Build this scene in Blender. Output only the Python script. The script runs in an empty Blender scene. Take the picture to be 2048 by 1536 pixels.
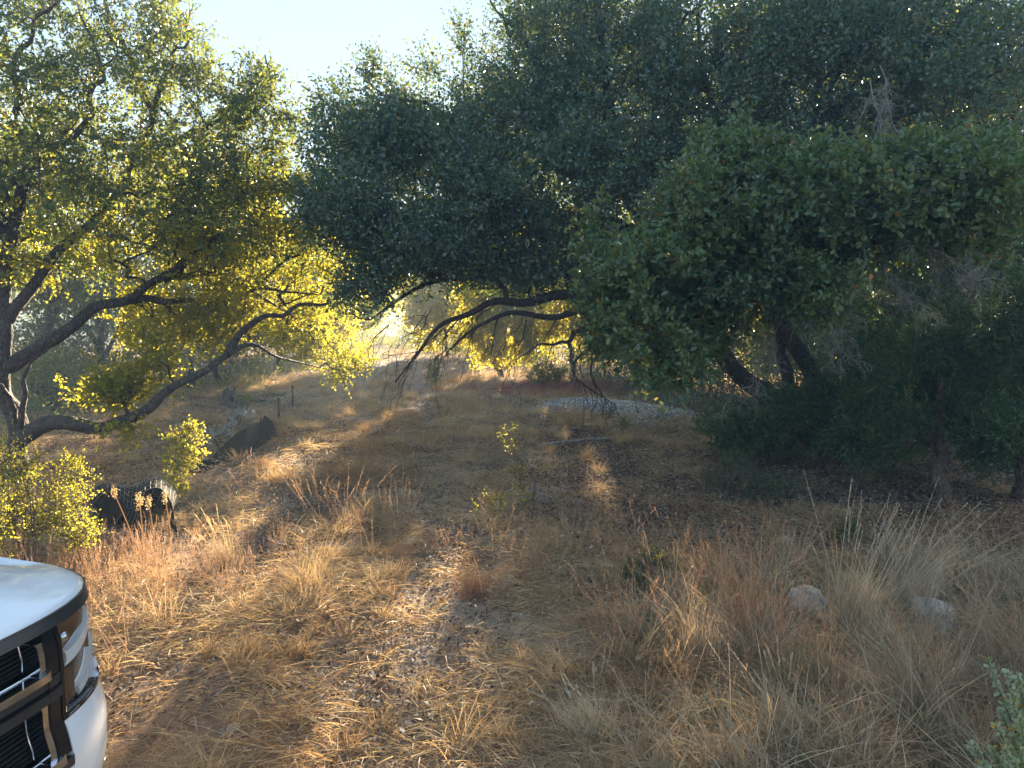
import bpy, bmesh, math, random
import numpy as np
from mathutils import Vector
rng = np.random.default_rng(7)
random.seed(7)
S = bpy.context.scene
C = S.collection
PI = math.pi

# ------------------------------------------------------------------ camera, sky, sun, exposure
CAM_Z = 1.8
F = 26.0 / 36.0 * 2048.0
PITCH = math.atan(128.0 / F)
cam = bpy.data.cameras.new('camera')
cam.lens = 26.0
cam.sensor_width = 36.0
cam.clip_start = 0.05
cam.clip_end = 2000
camo = bpy.data.objects.new('camera', cam)
C.objects.link(camo)
camo.location = (0, 0, CAM_Z)
camo.rotation_euler = (PI / 2 - PITCH, 0, 0)
S.camera = camo

SUN_EL, SUN_AZ = math.radians(12.5), math.radians(3.5)
SUN = np.array([math.sin(SUN_AZ) * math.cos(SUN_EL), math.cos(SUN_AZ) * math.cos(SUN_EL), math.sin(SUN_EL)])
world = bpy.data.worlds.new('World')
S.world = world
world.use_nodes = True
wn = world.node_tree
bg = wn.nodes['Background']
sky = wn.nodes.new('ShaderNodeTexSky')
sky.sky_type = 'NISHITA'
sky.sun_disc = False
sky.sun_elevation = SUN_EL
sky.sun_rotation = SUN_AZ
sky.air_density = 1.0
sky.dust_density = 0.1
sky.ozone_density = 4.0
gm = wn.nodes.new('ShaderNodeGamma')      # flattens the sky's brightness range so shade gets more fill
gm.inputs[1].default_value = 0.28
wn.links.new(sky.outputs[0], gm.inputs[0])
tint = wn.nodes.new('ShaderNodeMix')         # cool tint on the sky, bluing the shade too
tint.data_type = 'RGBA'; tint.blend_type = 'MULTIPLY'
tint.inputs[0].default_value = 1.0
tint.inputs[7].default_value = (0.84, 0.96, 1.10, 1)
wn.links.new(gm.outputs[0], tint.inputs[6])
wn.links.new(tint.outputs[2], bg.inputs[0])
bg.inputs[1].default_value = 0.084
sl = bpy.data.lights.new('sun', 'SUN')
sl.energy = 5.0
sl.angle = math.radians(0.55)
sl.color = (1.0, 0.80, 0.55)
so = bpy.data.objects.new('sun', sl)
C.objects.link(so)
so.rotation_euler = Vector(SUN).to_track_quat('Z', 'Y').to_euler()
so.location = (2, 10, 20)
S.view_settings.view_transform = 'Standard'
S.view_settings.look = 'None'
S.view_settings.gamma = 1.0
S.view_settings.exposure = 3.15
S.view_settings.use_curve_mapping = False
S.render.engine = 'CYCLES'
S.cycles.max_bounces = 6
S.cycles.diffuse_bounces = 3
S.cycles.glossy_bounces = 3
S.cycles.transmission_bounces = 4
S.cycles.transparent_max_bounces = 6
S.cycles.volume_bounces = 0
S.cycles.use_denoising = True
S.cycles.sample_clamp_indirect = 4.0
try:
    S.cycles.denoiser = 'OPENIMAGEDENOISE'
    S.cycles.denoising_prefilter = 'ACCURATE'
except Exception:
    pass

# ------------------------------------------------------------------ places in the world
def W(px, py, Y):
    a, b = (px - 1024.0) / F, (768.0 - py) / F
    d = np.array([a, math.cos(PITCH) + b * math.sin(PITCH), -math.sin(PITCH) + b * math.cos(PITCH)])
    return np.array([0, 0, CAM_Z]) + d * (Y / d[1])

def G(px, py):
    a, b = (px - 1024.0) / F, (768.0 - py) / F
    d = np.array([a, math.cos(PITCH) + b * math.sin(PITCH), -math.sin(PITCH) + b * math.cos(PITCH)])
    p = np.array([0, 0, CAM_Z]) + d * (-CAM_Z / d[2])
    p[2] = float(hgt(p[0], p[1]))
    return p

def wob(x, y, f=1.0, s=0.0):
    """cheap smooth noise in -1..1"""
    x = np.asarray(x, float) * f
    y = np.asarray(y, float) * f
    return (np.sin(x * 1.7 + s + 1.3 * np.sin(y * 1.1 + s * 2)) + np.sin(y * 2.3 - s * 1.7 + 1.7 * np.sin(x * 0.9 + s)) +
            0.6 * np.sin(x * 4.1 + y * 3.3 + s * 3) + 0.5 * np.sin(x * -3.7 + y * 5.9 + s)) / 3.1

def wob3(p, f=1.0, s=0.0):
    return (wob(p[..., 0], p[..., 1], f, s) + wob(p[..., 1], p[..., 2], f, s + 5) + wob(p[..., 2], p[..., 0], f, s + 9)) / 1.8

TRK = np.array([(0, -1.3), (3, -1.25), (6, -1.3), (12.7, -2.1), (24, -3.9), (44, -6.4), (66, -9), (120, -14)])
def rut(x, y):
    c = np.interp(y, TRK[:, 0], TRK[:, 1])
    d = np.minimum(np.abs(x - c - 0.75), np.abs(x - c + 0.75))
    return np.exp(-(d / 0.33) ** 2)

def gravelness(x, y):
    u = (np.asarray(x) - 2.0) * 0.75 + (np.asarray(y) - 14.4) * 0.66
    v = -(np.asarray(x) - 2.1) * 0.66 + (np.asarray(y) - 14.4) * 0.75
    return np.exp(-((u / .95) ** 2 + (v / 1.9) ** 2) ** 1.5 * (1 + .5 * wob(x, y, 1.1, 8)))

def hgt(x, y):
    x = np.asarray(x, float); y = np.asarray(y, float)
    h = 0.03 * wob(x, y, 0.9, 1.0) + 0.012 * wob(x, y, 3.1, 2.0)
    h = h - 0.05 * rut(x, y)
    h = h + 0.20 * gravelness(x, y)
    r = np.maximum(np.hypot(x, y) - 60, 0)
    h = h + 2.0 * (1 - np.exp(-r / 60)) ** 2
    return h

# places the low sun reaches through gaps in the woods: (centre, radius)
LIT = []
for px, py, r in [(230, 1340, 75), (300, 1280, 85), (380, 1230, 75), (480, 1190, 85), (600, 1185, 70), (700, 1190, 80), (820, 1205, 75), (880, 1160, 45),
                  (600, 1290, 55), (480, 1270, 55), (330, 1370, 60), (250, 1440, 45), (560, 1390, 40), (640, 1370, 40), (740, 1390, 60),
                  (690, 1460, 30), (760, 1480, 28), (230, 1100, 80), (330, 1080, 80), (420, 1080, 60), (170, 1180, 70), (520, 1130, 60), (640, 1100, 60),
                  (1200, 975, 38), (1110, 975, 16), (1400, 1200, 50), (1090, 1350, 55), (1160, 1370, 45), (1360, 1500, 55), (1430, 1440, 40),
                  (1250, 1180, 25), (1000, 1120, 30), (900, 1100, 25), (500, 1480, 22), (940, 1330, 25), (1500, 1190, 20), (1280, 1290, 25),
                  (350, 1000, 40), (700, 940, 25), (980, 1440, 30)]:
    g = G(px, py)
    LIT.append((g + [0, 0, 0.12], r / F * g[1] * (1.15 if px < 700 else .9)))
for px, py, Y, r in [(40, 1010, 4.6, .5), (120, 1050, 4.8, .4), (165, 980, 5.0, .35), (375, 900, 7.2, .33), (1040, 920, 7.0, .09),
                     (600, 690, 9.5, .9), (700, 640, 9.8, .7), (330, 580, 9.0, .9), (200, 780, 8.6, .6), (550, 520, 10, .9), (150, 640, 9, .6),
                     (440, 640, 9.5, .7), (250, 470, 9.5, .7)]:
    LIT.append((W(px, py, Y), r))

def sun_mask(p, keep=0.06, skip=1.5):
    """True where foliage stays; the gaps the shafts of sun come through are left out"""
    ok = np.ones(len(p), bool)
    for q, r in LIT:
        d = p - q
        t = d @ SUN
        e = np.linalg.norm(d - t[:, None] * SUN, axis=1)
        hit = (t > skip + r) & (e < r * (0.75 + 0.5 * rng.random(len(p))))
        ok &= ~(hit & (rng.random(len(p)) > keep))
    return ok

# ------------------------------------------------------------------ materials
def newmat(name):
    m = bpy.data.materials.new(name)
    m.use_nodes = True
    n = m.node_tree
    return m, n, n.nodes['Principled BSDF'], n.nodes['Material Output']

def ramp(n, fac, stops, interp='LINEAR'):
    r = n.nodes.new('ShaderNodeValToRGB')
    r.color_ramp.interpolation = interp
    el = r.color_ramp.elements
    while len(el) < len(stops):
        el.new(0.5)
    for e, (p, c) in zip(el, stops):
        e.position = p
        e.color = (*c, 1)
    if fac is not None:
        n.links.new(fac, r.inputs[0])
    return r.outputs[0]

def attr(n, name):
    a = n.nodes.new('ShaderNodeAttribute')
    a.attribute_name = name
    return a.outputs['Fac']

def noise(n, scale, detail=4, rough=0.6, vec=None, geo=True):
    t = n.nodes.new('ShaderNodeTexNoise')
    t.inputs['Scale'].default_value = scale
    t.inputs['Detail'].default_value = detail
    t.inputs['Roughness'].default_value = rough
    if geo:
        g = n.nodes.new('ShaderNodeNewGeometry')
        n.links.new(g.outputs['Position'], t.inputs['Vector'])
    return t.outputs[0]

def mix(n, fac, a, b, blend='MIX'):
    x = n.nodes.new('ShaderNodeMix')
    x.data_type = 'RGBA'
    x.blend_type = blend
    for s, v in ((0, fac), (6, a), (7, b)):
        if isinstance(v, (int, float)):
            x.inputs[s].default_value = v
        elif isinstance(v, tuple):
            x.inputs[s].default_value = (*v, 1)
        else:
            n.links.new(v, x.inputs[s])
    return x.outputs[2]

def mth(n, op, a, b=0.0):
    x = n.nodes.new('ShaderNodeMath')
    x.operation = op
    for s, v in ((0, a), (1, b)):
        if isinstance(v, (int, float)):
            x.inputs[s].default_value = v
        else:
            n.links.new(v, x.inputs[s])
    return x.outputs[0]

def leafy(name, stops, tstops, t=0.45, rough=0.5, spec=0.35, rnd=False):
    m, n, b, out = newmat(name)
    f = attr(n, 'tone')
    if rnd:
        oi = n.nodes.new('ShaderNodeObjectInfo')
        lo = noise(n, 0.55, 3)
        f = mth(n, 'ADD', mth(n, 'MULTIPLY', f, 0.45), mth(n, 'ADD', mth(n, 'MULTIPLY', oi.outputs['Random'], 0.25), mth(n, 'MULTIPLY', mth(n, 'SUBTRACT', lo, 0.3), 0.75)))
    col = ramp(n, f, stops)
    vary = ramp(n, noise(n, 1.6, 3, .6), [(.35, (.72, .74, .80)), (.5, (1, 1, 1)), (.66, (1.0, 1.0, .78))])
    if not rnd: col = mix(n, 1.0, col, vary, 'MULTIPLY')
    n.links.new(col, b.inputs['Base Color'])
    b.inputs['Roughness'].default_value = rough
    b.inputs['Specular IOR Level'].default_value = spec
    tr = n.nodes.new('ShaderNodeBsdfTranslucent')
    n.links.new(ramp(n, f, tstops), tr.inputs[0])
    mx = n.nodes.new('ShaderNodeMixShader')
    mx.inputs[0].default_value = t
    n.links.new(b.outputs[0], mx.inputs[1])
    n.links.new(tr.outputs[0], mx.inputs[2])
    n.links.new(mx.outputs[0], out.inputs[0])
    return m

OAK_R = [(0.0, (.038, .078, .038)), (0.5, (.058, .110, .048)), (0.9, (.09, .135, .05)), (0.965, (.16, .12, .03)), (1.0, (.26, .13, .04))]
OAK_T = [(0.0, (.18, .23, .025)), (0.5, (.33, .33, .035)), (0.9, (.50, .42, .05)), (0.965, (.6, .40, .05)), (1.0, (.6, .28, .05))]
M = {}
M['oak_leaf'] = leafy('oak_leaf', OAK_R, OAK_T, 0.5, 0.42, 0.5)
M['backlit_leaf'] = leafy('backlit_leaf', [(0, (.08, .10, .03)), (.5, (.14, .15, .035)), (1, (.24, .2, .05))],
                          [(0, (.5, .52, .04)), (.5, (.80, .72, .06)), (1, (.95, .72, .1))], .62, .5, .3)  # backlight of the low sun put into the leaf colour as yellow
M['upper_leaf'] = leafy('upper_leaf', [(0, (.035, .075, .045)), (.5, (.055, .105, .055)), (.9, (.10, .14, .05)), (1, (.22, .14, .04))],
                         [(0, (.13, .19, .03)), (.5, (.22, .28, .04)), (.9, (.4, .36, .05)), (1, (.5, .3, .05))], .42, .38, .6)  # same oak's leaf, without the sun's yellow in its colour
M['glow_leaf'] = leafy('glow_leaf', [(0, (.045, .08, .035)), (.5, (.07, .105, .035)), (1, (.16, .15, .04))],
                       [(0, (.36, .40, .03)), (.5, (.66, .62, .05)), (1, (.85, .66, .08))], 0.56, 0.5, 0.3)  # yellow glow of the low sun mixed into this leaf colour
M['dense_leaf'] = leafy('dense_leaf', [(0, (.048, .10, .080)), (.5, (.075, .145, .112)), (.92, (.12, .185, .10)), (1, (.26, .14, .06))],
                        [(0, (.09, .15, .05)), (.5, (.15, .22, .05)), (1, (.35, .28, .05))], 0.33, 0.33, 0.7)  # bluish lens veil put into this green, lifted and cooled
M['bough_leaf'] = leafy('bough_leaf', [(0, (.048, .105, .052)), (.5, (.078, .155, .070)), (.9, (.14, .20, .08)), (.96, (.22, .2, .05)), (1, (.34, .15, .05))],
                        [(0, (.10, .17, .04)), (.5, (.18, .27, .05)), (1, (.4, .3, .05))], 0.35, 0.33, 0.65)
M['shrub_leaf'] = leafy('shrub_leaf', [(0, (.07, .10, .03)), (.6, (.12, .15, .04)), (1, (.2, .17, .05))],
                        [(0, (.4, .42, .04)), (.6, (.62, .58, .06)), (1, (.75, .55, .1))], 0.55, 0.45, 0.3)
M['juniper'] = leafy('juniper', [(0, (.03, .068, .030)), (.5, (.062, .13, .05)), (1, (.15, .23, .09))],
                     [(0, (.05, .09, .02)), (1, (.15, .2, .03))], 0.25, 0.55, 0.3)
M['silver_leaf'] = leafy('silver_leaf', [(0, (.12, .17, .08)), (.5, (.26, .32, .22)), (.85, (.42, .48, .38)), (1, (.55, .32, .08))],
                         [(0, (.25, .3, .08)), (1, (.5, .5, .15))], 0.35, 0.6, 0.2)
STRAW = [(0.0, (.12, .075, .055)), (0.22, (.26, .16, .10)), (0.45, (.40, .29, .175)), (0.75, (.55, .45, .29)), (1.0, (.68, .60, .45))]
STRAW_T = [(0.0, (.18, .09, .045)), (0.25, (.46, .27, .11)), (0.5, (.68, .46, .20)), (1.0, (.88, .70, .40))]
M['straw'] = leafy('straw', STRAW, STRAW_T, 0.4, 0.55, 0.25, rnd=True)
M['russet'] = leafy('russet', [(0, (.13, .065, .045)), (.4, (.31, .17, .10)), (.75, (.46, .32, .22)), (1, (.60, .50, .38))],
                    [(0, (.22, .09, .05)), (1, (.65, .40, .22))], 0.35, 0.55, 0.2, rnd=True)
M['pale_straw'] = leafy('pale_straw', [(0, (.20, .14, .10)), (.3, (.40, .31, .21)), (.65, (.58, .49, .35)), (1, (.74, .67, .52))],
                        [(0, (.3, .16, .08)), (1, (.7, .55, .32))], 0.35, 0.55, 0.25, rnd=True)
M['red_grass'] = leafy('red_grass', [(0, (.14, .05, .045)), (.5, (.30, .13, .11)), (1, (.48, .30, .24))], [(0, (.2, .06, .04)), (1, (.6, .3, .2))], .35, .6, .2, rnd=True)
M['green_grass'] = leafy('green_grass', [(0, (.07, .09, .04)), (.5, (.17, .18, .10)), (1, (.36, .33, .22))], [(0, (.1, .14, .04)), (1, (.4, .36, .18))], .3, .6, .3, rnd=True)
M['grey_grass'] = leafy('grey_grass', [(0, (.13, .11, .10)), (.5, (.34, .30, .27)), (1, (.62, .57, .52))], [(0, (.1, .08, .06)), (1, (.4, .34, .28))], .3, .6, .3, rnd=True)
M['litter'] = leafy('litter', [(0, (.07, .04, .03)), (.3, (.15, .09, .06)), (.55, (.30, .22, .16)), (.8, (.46, .38, .31)), (1, (.54, .48, .42))],
                    [(0, (.1, .06, .03)), (1, (.35, .25, .15))], 0.2, 0.8, 0.15)

def solid(name, col, rough=0.6, metal=0.0, spec=0.5, var=0.0, scale=20, bump=0.0, bscale=60, coat=0.0):
    m, n, b, out = newmat(name)
    b.inputs['Base Color'].default_value = (*col, 1)
    b.inputs['Roughness'].default_value = rough
    b.inputs['Metallic'].default_value = metal
    b.inputs['Specular IOR Level'].default_value = spec
    b.inputs['Coat Weight'].default_value = coat
    b.inputs['Coat Roughness'].default_value = 0.05
    if var:
        f = noise(n, scale, 5)
        n.links.new(ramp(n, f, [(.25, tuple(c * (1 - var) for c in col)), (.75, tuple(min(c * (1 + var), 1) for c in col))]), b.inputs['Base Color'])
    if bump:
        bp = n.nodes.new('ShaderNodeBump')
        bp.inputs['Strength'].default_value = bump
        bp.inputs['Distance'].default_value = 0.02
        n.links.new(noise(n, bscale, 6, 0.65), bp.inputs['Height'])
        n.links.new(bp.outputs[0], b.inputs['Normal'])
    return m

def barkmat(name, lo, hi, lichen=(.30, .32, .28), amt=.66):
    m, n, b, out = newmat(name)
    g = n.nodes.new('ShaderNodeNewGeometry')
    mp = n.nodes.new('ShaderNodeMapping')
    mp.inputs['Scale'].default_value = (1, 1, 0.35)
    n.links.new(g.outputs['Position'], mp.inputs['Vector'])
    v = n.nodes.new('ShaderNodeTexVoronoi')
    v.inputs['Scale'].default_value = 34
    v.feature = 'DISTANCE_TO_EDGE'
    n.links.new(mp.outputs[0], v.inputs['Vector'])
    nz = noise(n, 9, 6, .7)
    base = ramp(n, nz, [(.3, lo), (.7, hi)])
    cr = ramp(n, v.outputs['Distance'], [(0.0, (.35, .35, .35)), (.25, (1, 1, 1))])
    base = mix(n, 1.0, base, cr, 'MULTIPLY')
    lz = ramp(n, noise(n, 5, 5, .75), [(amt, (0, 0, 0)), (amt + .06, (1, 1, 1))])
    n.links.new(mix(n, lz, base, lichen), b.inputs['Base Color'])
    b.inputs['Roughness'].default_value = .85
    bp = n.nodes.new('ShaderNodeBump')
    bp.inputs['Strength'].default_value = .9
    bp.inputs['Distance'].default_value = .02
    n.links.new(mth(n, 'ADD', mth(n, 'MULTIPLY', v.outputs['Distance'], 1.5), nz), bp.inputs['Height'])
    n.links.new(bp.outputs[0], b.inputs['Normal'])
    return m
M['bark'] = barkmat('bark', (.055, .045, .042), (.13, .11, .10))
M['bark_dark'] = barkmat('bark_dark', (.035, .028, .027), (.075, .062, .057), amt=.74)
M['bark_red'] = barkmat('bark_red', (.10, .06, .045), (.2, .14, .11), amt=.8)
M['dead_wood'] = solid('dead_wood', (.24, .235, .215), .8, var=.35, scale=30)
M['twig'] = solid('twig', (.10, .08, .07), .8, var=.3, scale=14)

# ------------------------------------------------------------------ mesh helpers
def link(name, me, mat, parent=None, smooth=False):
    o = bpy.data.objects.new(name, me)
    C.objects.link(o)
    if mat is not None:
        me.materials.clear()
        for m in (mat if isinstance(mat, (list, tuple)) else [mat]):
            me.materials.append(m)
    if parent is not None:
        o.parent = parent
    if smooth and len(me.polygons):
        me.polygons.foreach_set('use_smooth', np.ones(len(me.polygons), bool))
    return o

class MB:
    """collects quads and triangles"""
    def __init__(s):
        s.v, s.q, s.t, s.n, s.tone = [], [], [], 0, []
    def add(s, v, q=None, t=None, tone=0.5):
        v = np.asarray(v, float).reshape(-1, 3)
        if q is not None and len(q):
            s.q.append(np.asarray(q, np.int64).reshape(-1, 4) + s.n)
        if t is not None and len(t):
            s.t.append(np.asarray(t, np.int64).reshape(-1, 3) + s.n)
        s.v.append(v)
        s.tone.append(np.broadcast_to(np.asarray(tone, float), (len(v),)))
        s.n += len(v)
        return s
    def mesh(s, name):
        v = np.concatenate(s.v) if s.v else np.zeros((0, 3))
        q = np.concatenate(s.q) if s.q else np.zeros((0, 4), np.int64)
        t = np.concatenate(s.t) if s.t else np.zeros((0, 3), np.int64)
        me = bpy.data.meshes.new(name)
        me.vertices.add(len(v))
        me.vertices.foreach_set('co', v.astype(np.float32).ravel())
        me.loops.add(len(q) * 4 + len(t) * 3)
        me.loops.foreach_set('vertex_index', np.concatenate([q.ravel(), t.ravel()]).astype(np.int32))
        me.polygons.add(len(q) + len(t))
        st = np.concatenate([np.arange(len(q)) * 4, len(q) * 4 + np.arange(len(t)) * 3])
        me.polygons.foreach_set('loop_start', st.astype(np.int32))
        me.update(calc_edges=True)
        a = me.attributes.new('tone', 'FLOAT', 'POINT')
        a.data.foreach_set('value', np.concatenate(s.tone).astype(np.float32) if s.tone else [])
        return me
    def obj(s, name, mat, parent=None, smooth=False, local=True):
        if parent is not None and local:
            off = np.array(parent.matrix_world.translation if parent.matrix_world.translation.length else parent.location)
            s.v = [v - off for v in s.v]
        return link(name, s.mesh(name), mat, parent, smooth)

def unit(v):
    return v / np.maximum(np.linalg.norm(v, axis=-1, keepdims=True), 1e-9)

def tube(mb, P, R, k=6, cap=True, tone=.5, rough=0.0):
    P = np.asarray(P, float); n = len(P)
    R = np.broadcast_to(np.asarray(R, float), (n,))
    T = np.gradient(P, axis=0); T = unit(T)
    ref = np.array([0, 0, 1.0]) if abs(T[:, 2]).mean() < .8 else np.array([1.0, 0, 0])
    U = unit(np.cross(T, ref)); V = np.cross(T, U)
    a = np.arange(k) / k * 2 * PI
    rr = R[:, None] * (1 + (rough * (rng.random((n, k)) - .5) if rough else 0))
    v = P[:, None, :] + rr[..., None] * (np.cos(a)[None, :, None] * U[:, None, :] + np.sin(a)[None, :, None] * V[:, None, :])
    i = np.arange(n - 1)[:, None] * k; j = np.arange(k)[None, :]; j2 = (j + 1) % k
    q = np.stack([i + j, i + j2, i + k + j2, i + k + j], -1).reshape(-1, 4)
    v = v.reshape(-1, 3); t = []
    if cap:
        v = np.concatenate([v, [P[0]], [P[-1]]])
        for c in range(k):
            t.append((n * k, (c + 1) % k, c)); t.append((n * k + 1, (n - 1) * k + c, (n - 1) * k + (c + 1) % k))
    mb.add(v, q, t, tone)

def segtubes(mb, A, B, ra, rb, k=3, tone=.5):
    """many straight thin prisms at once"""
    A = np.asarray(A, float); B = np.asarray(B, float); n = len(A)
    if n == 0: return
    T = unit(B - A)
    ref = np.where(np.abs(T[:, 2:3]) < .8, np.array([[0, 0, 1.0]]), np.array([[1.0, 0, 0]]))
    U = unit(np.cross(T, ref)); V = np.cross(T, U)
    a = np.arange(k) / k * 2 * PI
    ring = np.cos(a)[None, :, None] * U[:, None] + np.sin(a)[None, :, None] * V[:, None]
    ra = np.broadcast_to(ra, (n,))[:, None, None]; rb = np.broadcast_to(rb, (n,))[:, None, None]
    v = np.concatenate([A[:, None] + ring * ra, B[:, None] + ring * rb], 1).reshape(-1, 3)
    i = np.arange(n)[:, None] * 2 * k; j = np.arange(k)[None]; j2 = (j + 1) % k
    q = np.stack([i + j, i + j2, i + k + j2, i + k + j], -1).reshape(-1, 4)
    mb.add(v, q, None, np.repeat(np.broadcast_to(tone, (n,)), 2 * k))

def smooth_path(pts, n):
    """Catmull-Rom through pts"""
    P = np.asarray(pts, float)
    P = np.concatenate([[2 * P[0] - P[1]], P, [2 * P[-1] - P[-2]]])
    out = []
    m = len(P) - 3
    for i in range(m):
        t = np.linspace(0, 1, n, endpoint=(i == m - 1))[:, None]
        a, b, c, d = P[i:i + 4]
        out.append(.5 * ((2 * b) + (-a + c) * t + (2 * a - 5 * b + 4 * c - d) * t ** 2 + (-a + 3 * b - 3 * c + d) * t ** 3))
    return np.concatenate(out)

def rand_dirs(n):
    return unit(rng.normal(size=(n, 3)))

def leaves(mb, B, D, L, Wd, tone, fine=True, N=None, fold=.25):
    """leaf blades: base B, direction D, length L, width Wd"""
    n = len(B)
    if n == 0: return
    if N is None:
        N = unit(rand_dirs(n) + [0, 0, .7])
    D = unit(D); Sd = unit(np.cross(D, N)); N = np.cross(Sd, D)
    L = np.broadcast_to(L, (n,))[:, None]; Wd = np.broadcast_to(Wd, (n,))[:, None]
    bend = (rng.random((n, 1)) - .3) * .3
    if fine:
        v = np.stack([B, B + D * L * .33 + Sd * Wd * .40 + N * Wd * fold, B + D * L * .74 + Sd * Wd * .5 + N * (Wd * fold - L * bend * .5),
                      B + D * L - N * L * bend, B + D * L * .74 - Sd * Wd * .5 + N * (Wd * fold - L * bend * .5), B + D * L * .33 - Sd * Wd * .40 + N * Wd * fold], 1)
        i = np.arange(n)[:, None] * 6
        q = np.concatenate([i + [[0, 1, 2, 3]], i + [[0, 3, 4, 5]]], 0)
        mb.add(v.reshape(-1, 3), q, None, np.repeat(tone, 6))
    else:
        v = np.stack([B, B + D * L * .55 + Sd * Wd * .5 + N * Wd * fold, B + D * L - N * L * bend, B + D * L * .55 - Sd * Wd * .5 + N * Wd * fold], 1)
        i = np.arange(n)[:, None] * 4
        mb.add(v.reshape(-1, 3), i + [[0, 1, 2, 3]], None, np.repeat(tone, 4))

def blades(mb, B, D, L, w, droop, tone, segs=3):
    """grass blades as tapering ribbons that bow under their own weight"""
    n = len(B)
    D = unit(D); Sd = unit(np.cross(D, rand_dirs(n)))
    L = np.broadcast_to(L, (n,))[:, None]; w = np.broadcast_to(w, (n,))[:, None]; droop = np.broadcast_to(droop, (n,))[:, None]
    rows = []
    for k in range(segs + 1):
        t = k / segs
        c = B + D * L * t + np.array([0, 0, -1.0]) * droop * L * t * t
        ww = w * (1 - t * .85)
        rows += [c - Sd * ww * .5, c + Sd * ww * .5]
    v = np.stack(rows, 1)
    m = 2 * (segs + 1)
    i = np.arange(n)[:, None] * m
    q = np.concatenate([i + [[2 * k, 2 * k + 1, 2 * k + 3, 2 * k + 2]] for k in range(segs)], 0)
    mb.add(v.reshape(-1, 3), q, None, np.repeat(tone, m))

def thing(name, label, cat, loc, group=None):
    o = bpy.data.objects.new(name, None)
    C.objects.link(o)
    o.location = tuple(float(c) for c in loc)
    o.empty_display_size = .2
    o['label'] = label; o['category'] = cat
    if group: o['group'] = group
    return o

def tag(o, label, cat, group=None):
    o['label'] = label; o['category'] = cat
    if group: o['group'] = group
    return o

def stuff(o, label=None, cat=None):
    o['kind'] = 'stuff'
    if label: o['label'] = label
    if cat: o['category'] = cat
    return o

def box(mb, c, s, rot=None):
    v = np.array([(x, y, z) for x in (-.5, .5) for y in (-.5, .5) for z in (-.5, .5)]) * s
    if rot is not None: v = v @ np.asarray(rot).T
    mb.add(v + c, [(0, 1, 3, 2), (4, 6, 7, 5), (0, 4, 5, 1), (2, 3, 7, 6), (0, 2, 6, 4), (1, 5, 7, 3)])

# ------------------------------------------------------------------ ground
def build_ground():
    nx, ny = 300, 380
    u = np.linspace(-1, 1, nx)
    x = np.sign(u) * (np.abs(u) * 9 + np.abs(u) ** 5 * 390)
    t = np.linspace(0, 1, ny)
    y = -14 + 44 * t + 470 * t ** 7
    X, Y = np.meshgrid(x, y)
    Z = hgt(X, Y) + np.where(np.hypot(X, Y) < 40, rng.normal(size=X.shape) * .008, 0)
    mb = MB()
    i = np.arange(ny - 1)[:, None] * nx + np.arange(nx - 1)[None]
    q = np.stack([i, i + 1, i + nx + 1, i + nx], -1)
    mb.add(np.stack([X, Y, Z], -1), q)
    m, n, b, out = newmat('ground')
    big = noise(n, .45, 4); mid = noise(n, 3.0, 6, .7); fin = noise(n, 34, 6, .75)
    soil = ramp(n, mid, [(.3, (.125, .088, .065)), (.5, (.25, .185, .135)), (.72, (.40, .31, .235))])
    thatch = ramp(n, fin, [(.3, (.15, .10, .065)), (.55, (.36, .26, .165)), (.72, (.54, .43, .30))])
    c = mix(n, ramp(n, big, [(.38, (0, 0, 0)), (.6, (1, 1, 1))]), soil, thatch)
    pale = ramp(n, fin, [(.3, (.20, .165, .14)), (.7, (.42, .36, .31))])
    c = mix(n, mth(n, 'MULTIPLY', attr(n, 'rut'), ramp(n, mid, [(.35, (.2,) * 3), (.6, (.9,) * 3)])), c, pale)
    grv = ramp(n, noise(n, 60, 3, .6), [(.35, (.16, .145, .14)), (.65, (.46, .44, .43))])
    c = mix(n, attr(n, 'gravel'), c, grv)
    dirt = ramp(n, mid, [(.3, (.20, .12, .075)), (.7, (.36, .24, .155))])
    c = mix(n, attr(n, 'dirt'), c, dirt)
    n.links.new(c, b.inputs['Base Color'])
    b.inputs['Roughness'].default_value = .95
    b.inputs['Specular IOR Level'].default_value = .15
    bp = n.nodes.new('ShaderNodeBump')
    bp.inputs['Strength'].default_value = .8
    bp.inputs['Distance'].default_value = .03
    n.links.new(fin, bp.inputs['Height'])
    n.links.new(bp.outputs[0], b.inputs['Normal'])
    me = mb.mesh('ground')
    xf, yf = X.ravel(), Y.ravel()
    for nm, val in (('rut', rut(xf, yf) * (yf < 90)), ('gravel', np.clip(gravelness(xf, yf) * 1.6, 0, 1)),
                    ('dirt', np.clip(np.exp(-((xf + 1.9) / 1.3) ** 2 - ((yf - 3.2) / 1.4) ** 2), 0, 1))):
        a = me.attributes.new(nm, 'FLOAT', 'POINT')
        a.data.foreach_set('value', val.astype(np.float32))
    o = link('ground', me, m, smooth=True)
    o['kind'] = 'structure'
    return o
build_ground()

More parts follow.
